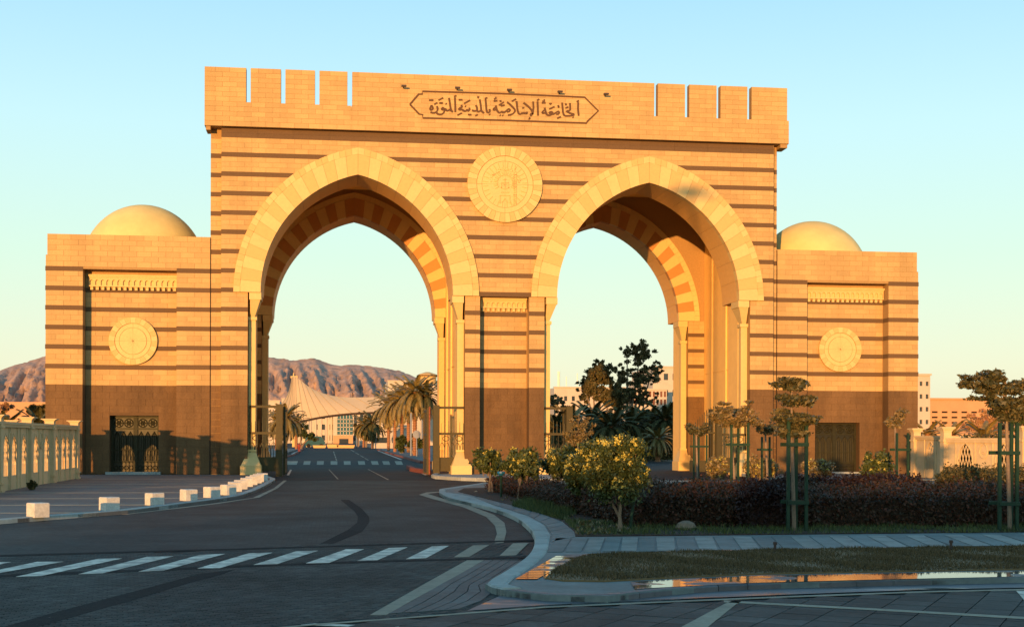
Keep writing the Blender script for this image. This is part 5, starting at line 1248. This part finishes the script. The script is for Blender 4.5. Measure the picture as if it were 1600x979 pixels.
# ==================================================================  ROADSIDE THINGS BEYOND THE GATE
def pole(label, x, yb, yt, r=.06, head=None, m=STEEL):
    X, Y = G(x, yb); _, zt = P(x, yt, Y); t = empty('sign_pole' if head else 'lamp_pole', (X, Y, 0), label, 'pole')
    s = MB(); s.ring([(X, Y, 0), (X, Y, zt)], r, 6); s.build('pole', m, t)
    if head == 'round': h = MB(); h.prism([(X+.55*math.cos(a), zt-.1+.55*math.sin(a)) for a in np.linspace(0, 6.28, 17)[:-1]], Y-.1, Y-.06); h.build('sign_disc', STEEL, t)
    if head == 'tri': h = MB(); h.prism([(X-.6, zt-.9), (X+.6, zt-.9), (X, zt+.2)], Y-.12, Y-.08); h.build('sign_triangle', WORN, t)
    if head == 'board': h = MB(); h.box(X-.2, X+1.6, Y-.1, Y-.05, zt-1.4, zt-.2); h.build('sign_board', WHITE, t)
pole('tall grey pole before the roadside palms', 642, 713.5, 645, .12); pole('round sign on a short grey pole beside the palms', 651, 714.5, 677, .06, 'round'); pole('triangular sign on a pale pole left of the tall grey pole', 625, 710, 681, .06, 'tri', WORN)
pole('thin pale pole just right of the guard booth window', 608, 705.5, 660, .07, None, WORN); pole('paired grey pole at the guard booth corner', 614.5, 706.5, 655, .09)
pole('grey pole at the left corner of the guard booth', 587, 701, 658, .12); pole('small white board on a pole far down the avenue', 562, 695.5, 682, .1, 'board'); pole('short lamp pole left of the white board', 557, 696.5, 677, .1)
pole('grey lamp pole beside the canopy leg', 483, 697.5, 655, .15); pole('thin pole left of the avenue before the far building', 508, 695, 664, .1)
# low planters in mid road, parked van, walking person
X, Y = G(520, 699.5); bt = MB()
for k, (dx, w, h) in enumerate(((-3.5, 3, .7), (0, 2.6, 1.), (3.4, 4.2, .8))): bt.prism([(X+dx-w/2, 0), (X+dx+w/2, 0), (X+dx+w/2+.3, h), (X+dx-w/2-.3, h)], Y, Y+2)
tag(bt.build('road_barrier', CREAM2), 'row of low cream barriers standing in the road under the canopy', 'barrier')
X, Y = G(492, 699); vt = empty('parked_van', (X, Y, 0), 'teal van parked beside the canopy leg on the left', 'van')
m = MB(); m.prism([(X-2.6, .5), (X+2.6, .5), (X+2.7, 1.6), (X+1.6, 3.1), (X-2.4, 3.2), (X-2.7, 2)], Y, Y+2.4); m.build('body', TEAL, vt)
m = MB(); m.box(X-2, X+1.1, Y-.03, Y+.02, 2.0, 2.8); m.build('window', GLASS, vt)
for dx in (-1.7, 1.7):
    m = MB(); m.prism([(X+dx+.55*math.cos(a), .55+.55*math.sin(a)) for a in np.linspace(0, 6.28, 13)[:-1]], Y-.05, Y+.3); m.build('wheel', BLACK, vt)
X, Y = G(467.3, 706.6)
pe_ = empty('person', (X, Y, 0), 'person in dark red clothes walking at the left edge of the campus road', 'person')
def skinned(name, verts, edges, radii, m, parent):
    me = bpy.data.meshes.new(name); me.from_pydata(verts, edges, []); o = bpy.data.objects.new(name, me); COL.objects.link(o)
    o.parent = parent; me.materials.append(m)
    md = o.modifiers.new('skin', 'SKIN')
    if not me.skin_vertices: pass
    lay = me.skin_vertices[0].data if me.skin_vertices else None
    return o
hb = MB()
hb.ring([(X-.12, Y, 0.02), (X-.12, Y-.02, .5), (X-.09, Y, .92)], [.06, .08, .11], 8); hb.ring([(X+.14, Y-.25, .04), (X+.13, Y-.12, .5), (X+.09, Y, .92)], [.06, .08, .11], 8)
hb.ring([(X, Y, .85), (X, Y, 1.1), (X, Y-.02, 1.4), (X, Y, 1.5), (X, Y, 1.56)], [.19, .17, .22, .12, .06], 10)
for sg in (-1, 1): hb.ring([(X+sg*.2, Y, 1.44), (X+sg*.29, Y+.04, 1.15), (X+sg*.28, Y-.1, .88)], [.07, .055, .04], 7)
hb.build('body', REDC, pe_, smooth=True)
hd = MB(); hd.lathe([(.04, 1.54), (.07, 1.6), (.095, 1.68), (.09, 1.76), (.05, 1.82), (.01, 1.84)], X, Y, 12); hd.build('head', SKIN, pe_, smooth=True)
# pavement slabs of grey at the gate floor on the right side road
# sprinkler heads on the lawn
for x, y, lb in ((1211, 861, 'small black sprinkler head at the rear edge of the lawn, left one'), (1486, 858, 'small black sprinkler head at the rear edge of the lawn, right one')):
    X, Y = G(x, y, .15); m = MB(); m.lathe([(.03, .12), (.03, .3), (.045, .3), (.045, .36), (.01, .37)], X, Y, 10); tag(m.build('sprinkler_head', LAMPM), lb, 'sprinkler')
# lighting mast behind the photographer whose shadow falls on the right arch
lmx, lmy = 24.6-SX*112, -112.; mast = empty('lighting_mast', (lmx, lmy, 0), 'tall lighting mast standing behind the viewpoint', 'mast')
zt = 19.7+SZ*112
m = MB(); m.ring([(lmx, lmy, 0), (lmx, lmy, zt)], [.28, .16], 8); m.build('pole', STEEL, mast)
m = MB(); m.box(lmx-1.7, lmx+1.7, lmy-.5, lmy+.5, zt-.1, zt+.25); m.box(lmx-.8, lmx+.8, lmy-.4, lmy+.4, zt+.25, zt+.6); m.build('lamp_head', STEEL, mast)

# unseen houses added behind the viewpoint to keep low sun off carriageway and hedges
for i, (x0, x1, h, lb) in enumerate(((-64, -52.5, 9.5, 'flat roofed house behind the viewpoint, leftmost of three'), (-52, -38, 9.0, 'taller flat roofed house behind the viewpoint, middle of three'), (-37, -16, 8.6, 'long flat roofed house behind the viewpoint, rightmost of three'))):
    t = empty('added_shade_house', ((x0+x1)/2, -200, 0), lb, 'house', 'houses behind the viewpoint'); m = MB(); n = int((x1-x0)/3.5); bw = (x1-x0)/n
    m.box(x0, x1, -212, -200.4, 0, h-.6)
    for f in range(2): holed(m, x0, x1, f*3.3, f*3.3+3.3, -200.4, -200, [(x0+bw*(b+.5), .6, f*3.3+1, f*3.3+2.4, None, 0) for b in range(n)])
    m.box(x0, x1, -200.4, -200, 6.6, h-.5); m.build('wall', BLDW, t)
    m = MB(); m.box(x0-.1, x1+.1, -212, -199.9, h-.5, h); m.build('parapet', BLDW, t)
    for f in range(2):
        for b in range(n): block_part('window', GLASS, t, x0+bw*(b+.5)-.61, x0+bw*(b+.5)+.61, -200.3, -200.25, f*3.3+.98, f*3.3+2.42)
    m = MB(); xx = random.uniform(x0+2, x1-3); m.box(xx, xx+1.6, -208, -206, h-.6, h+1.1); m.build('water_tank', STEEL, t)
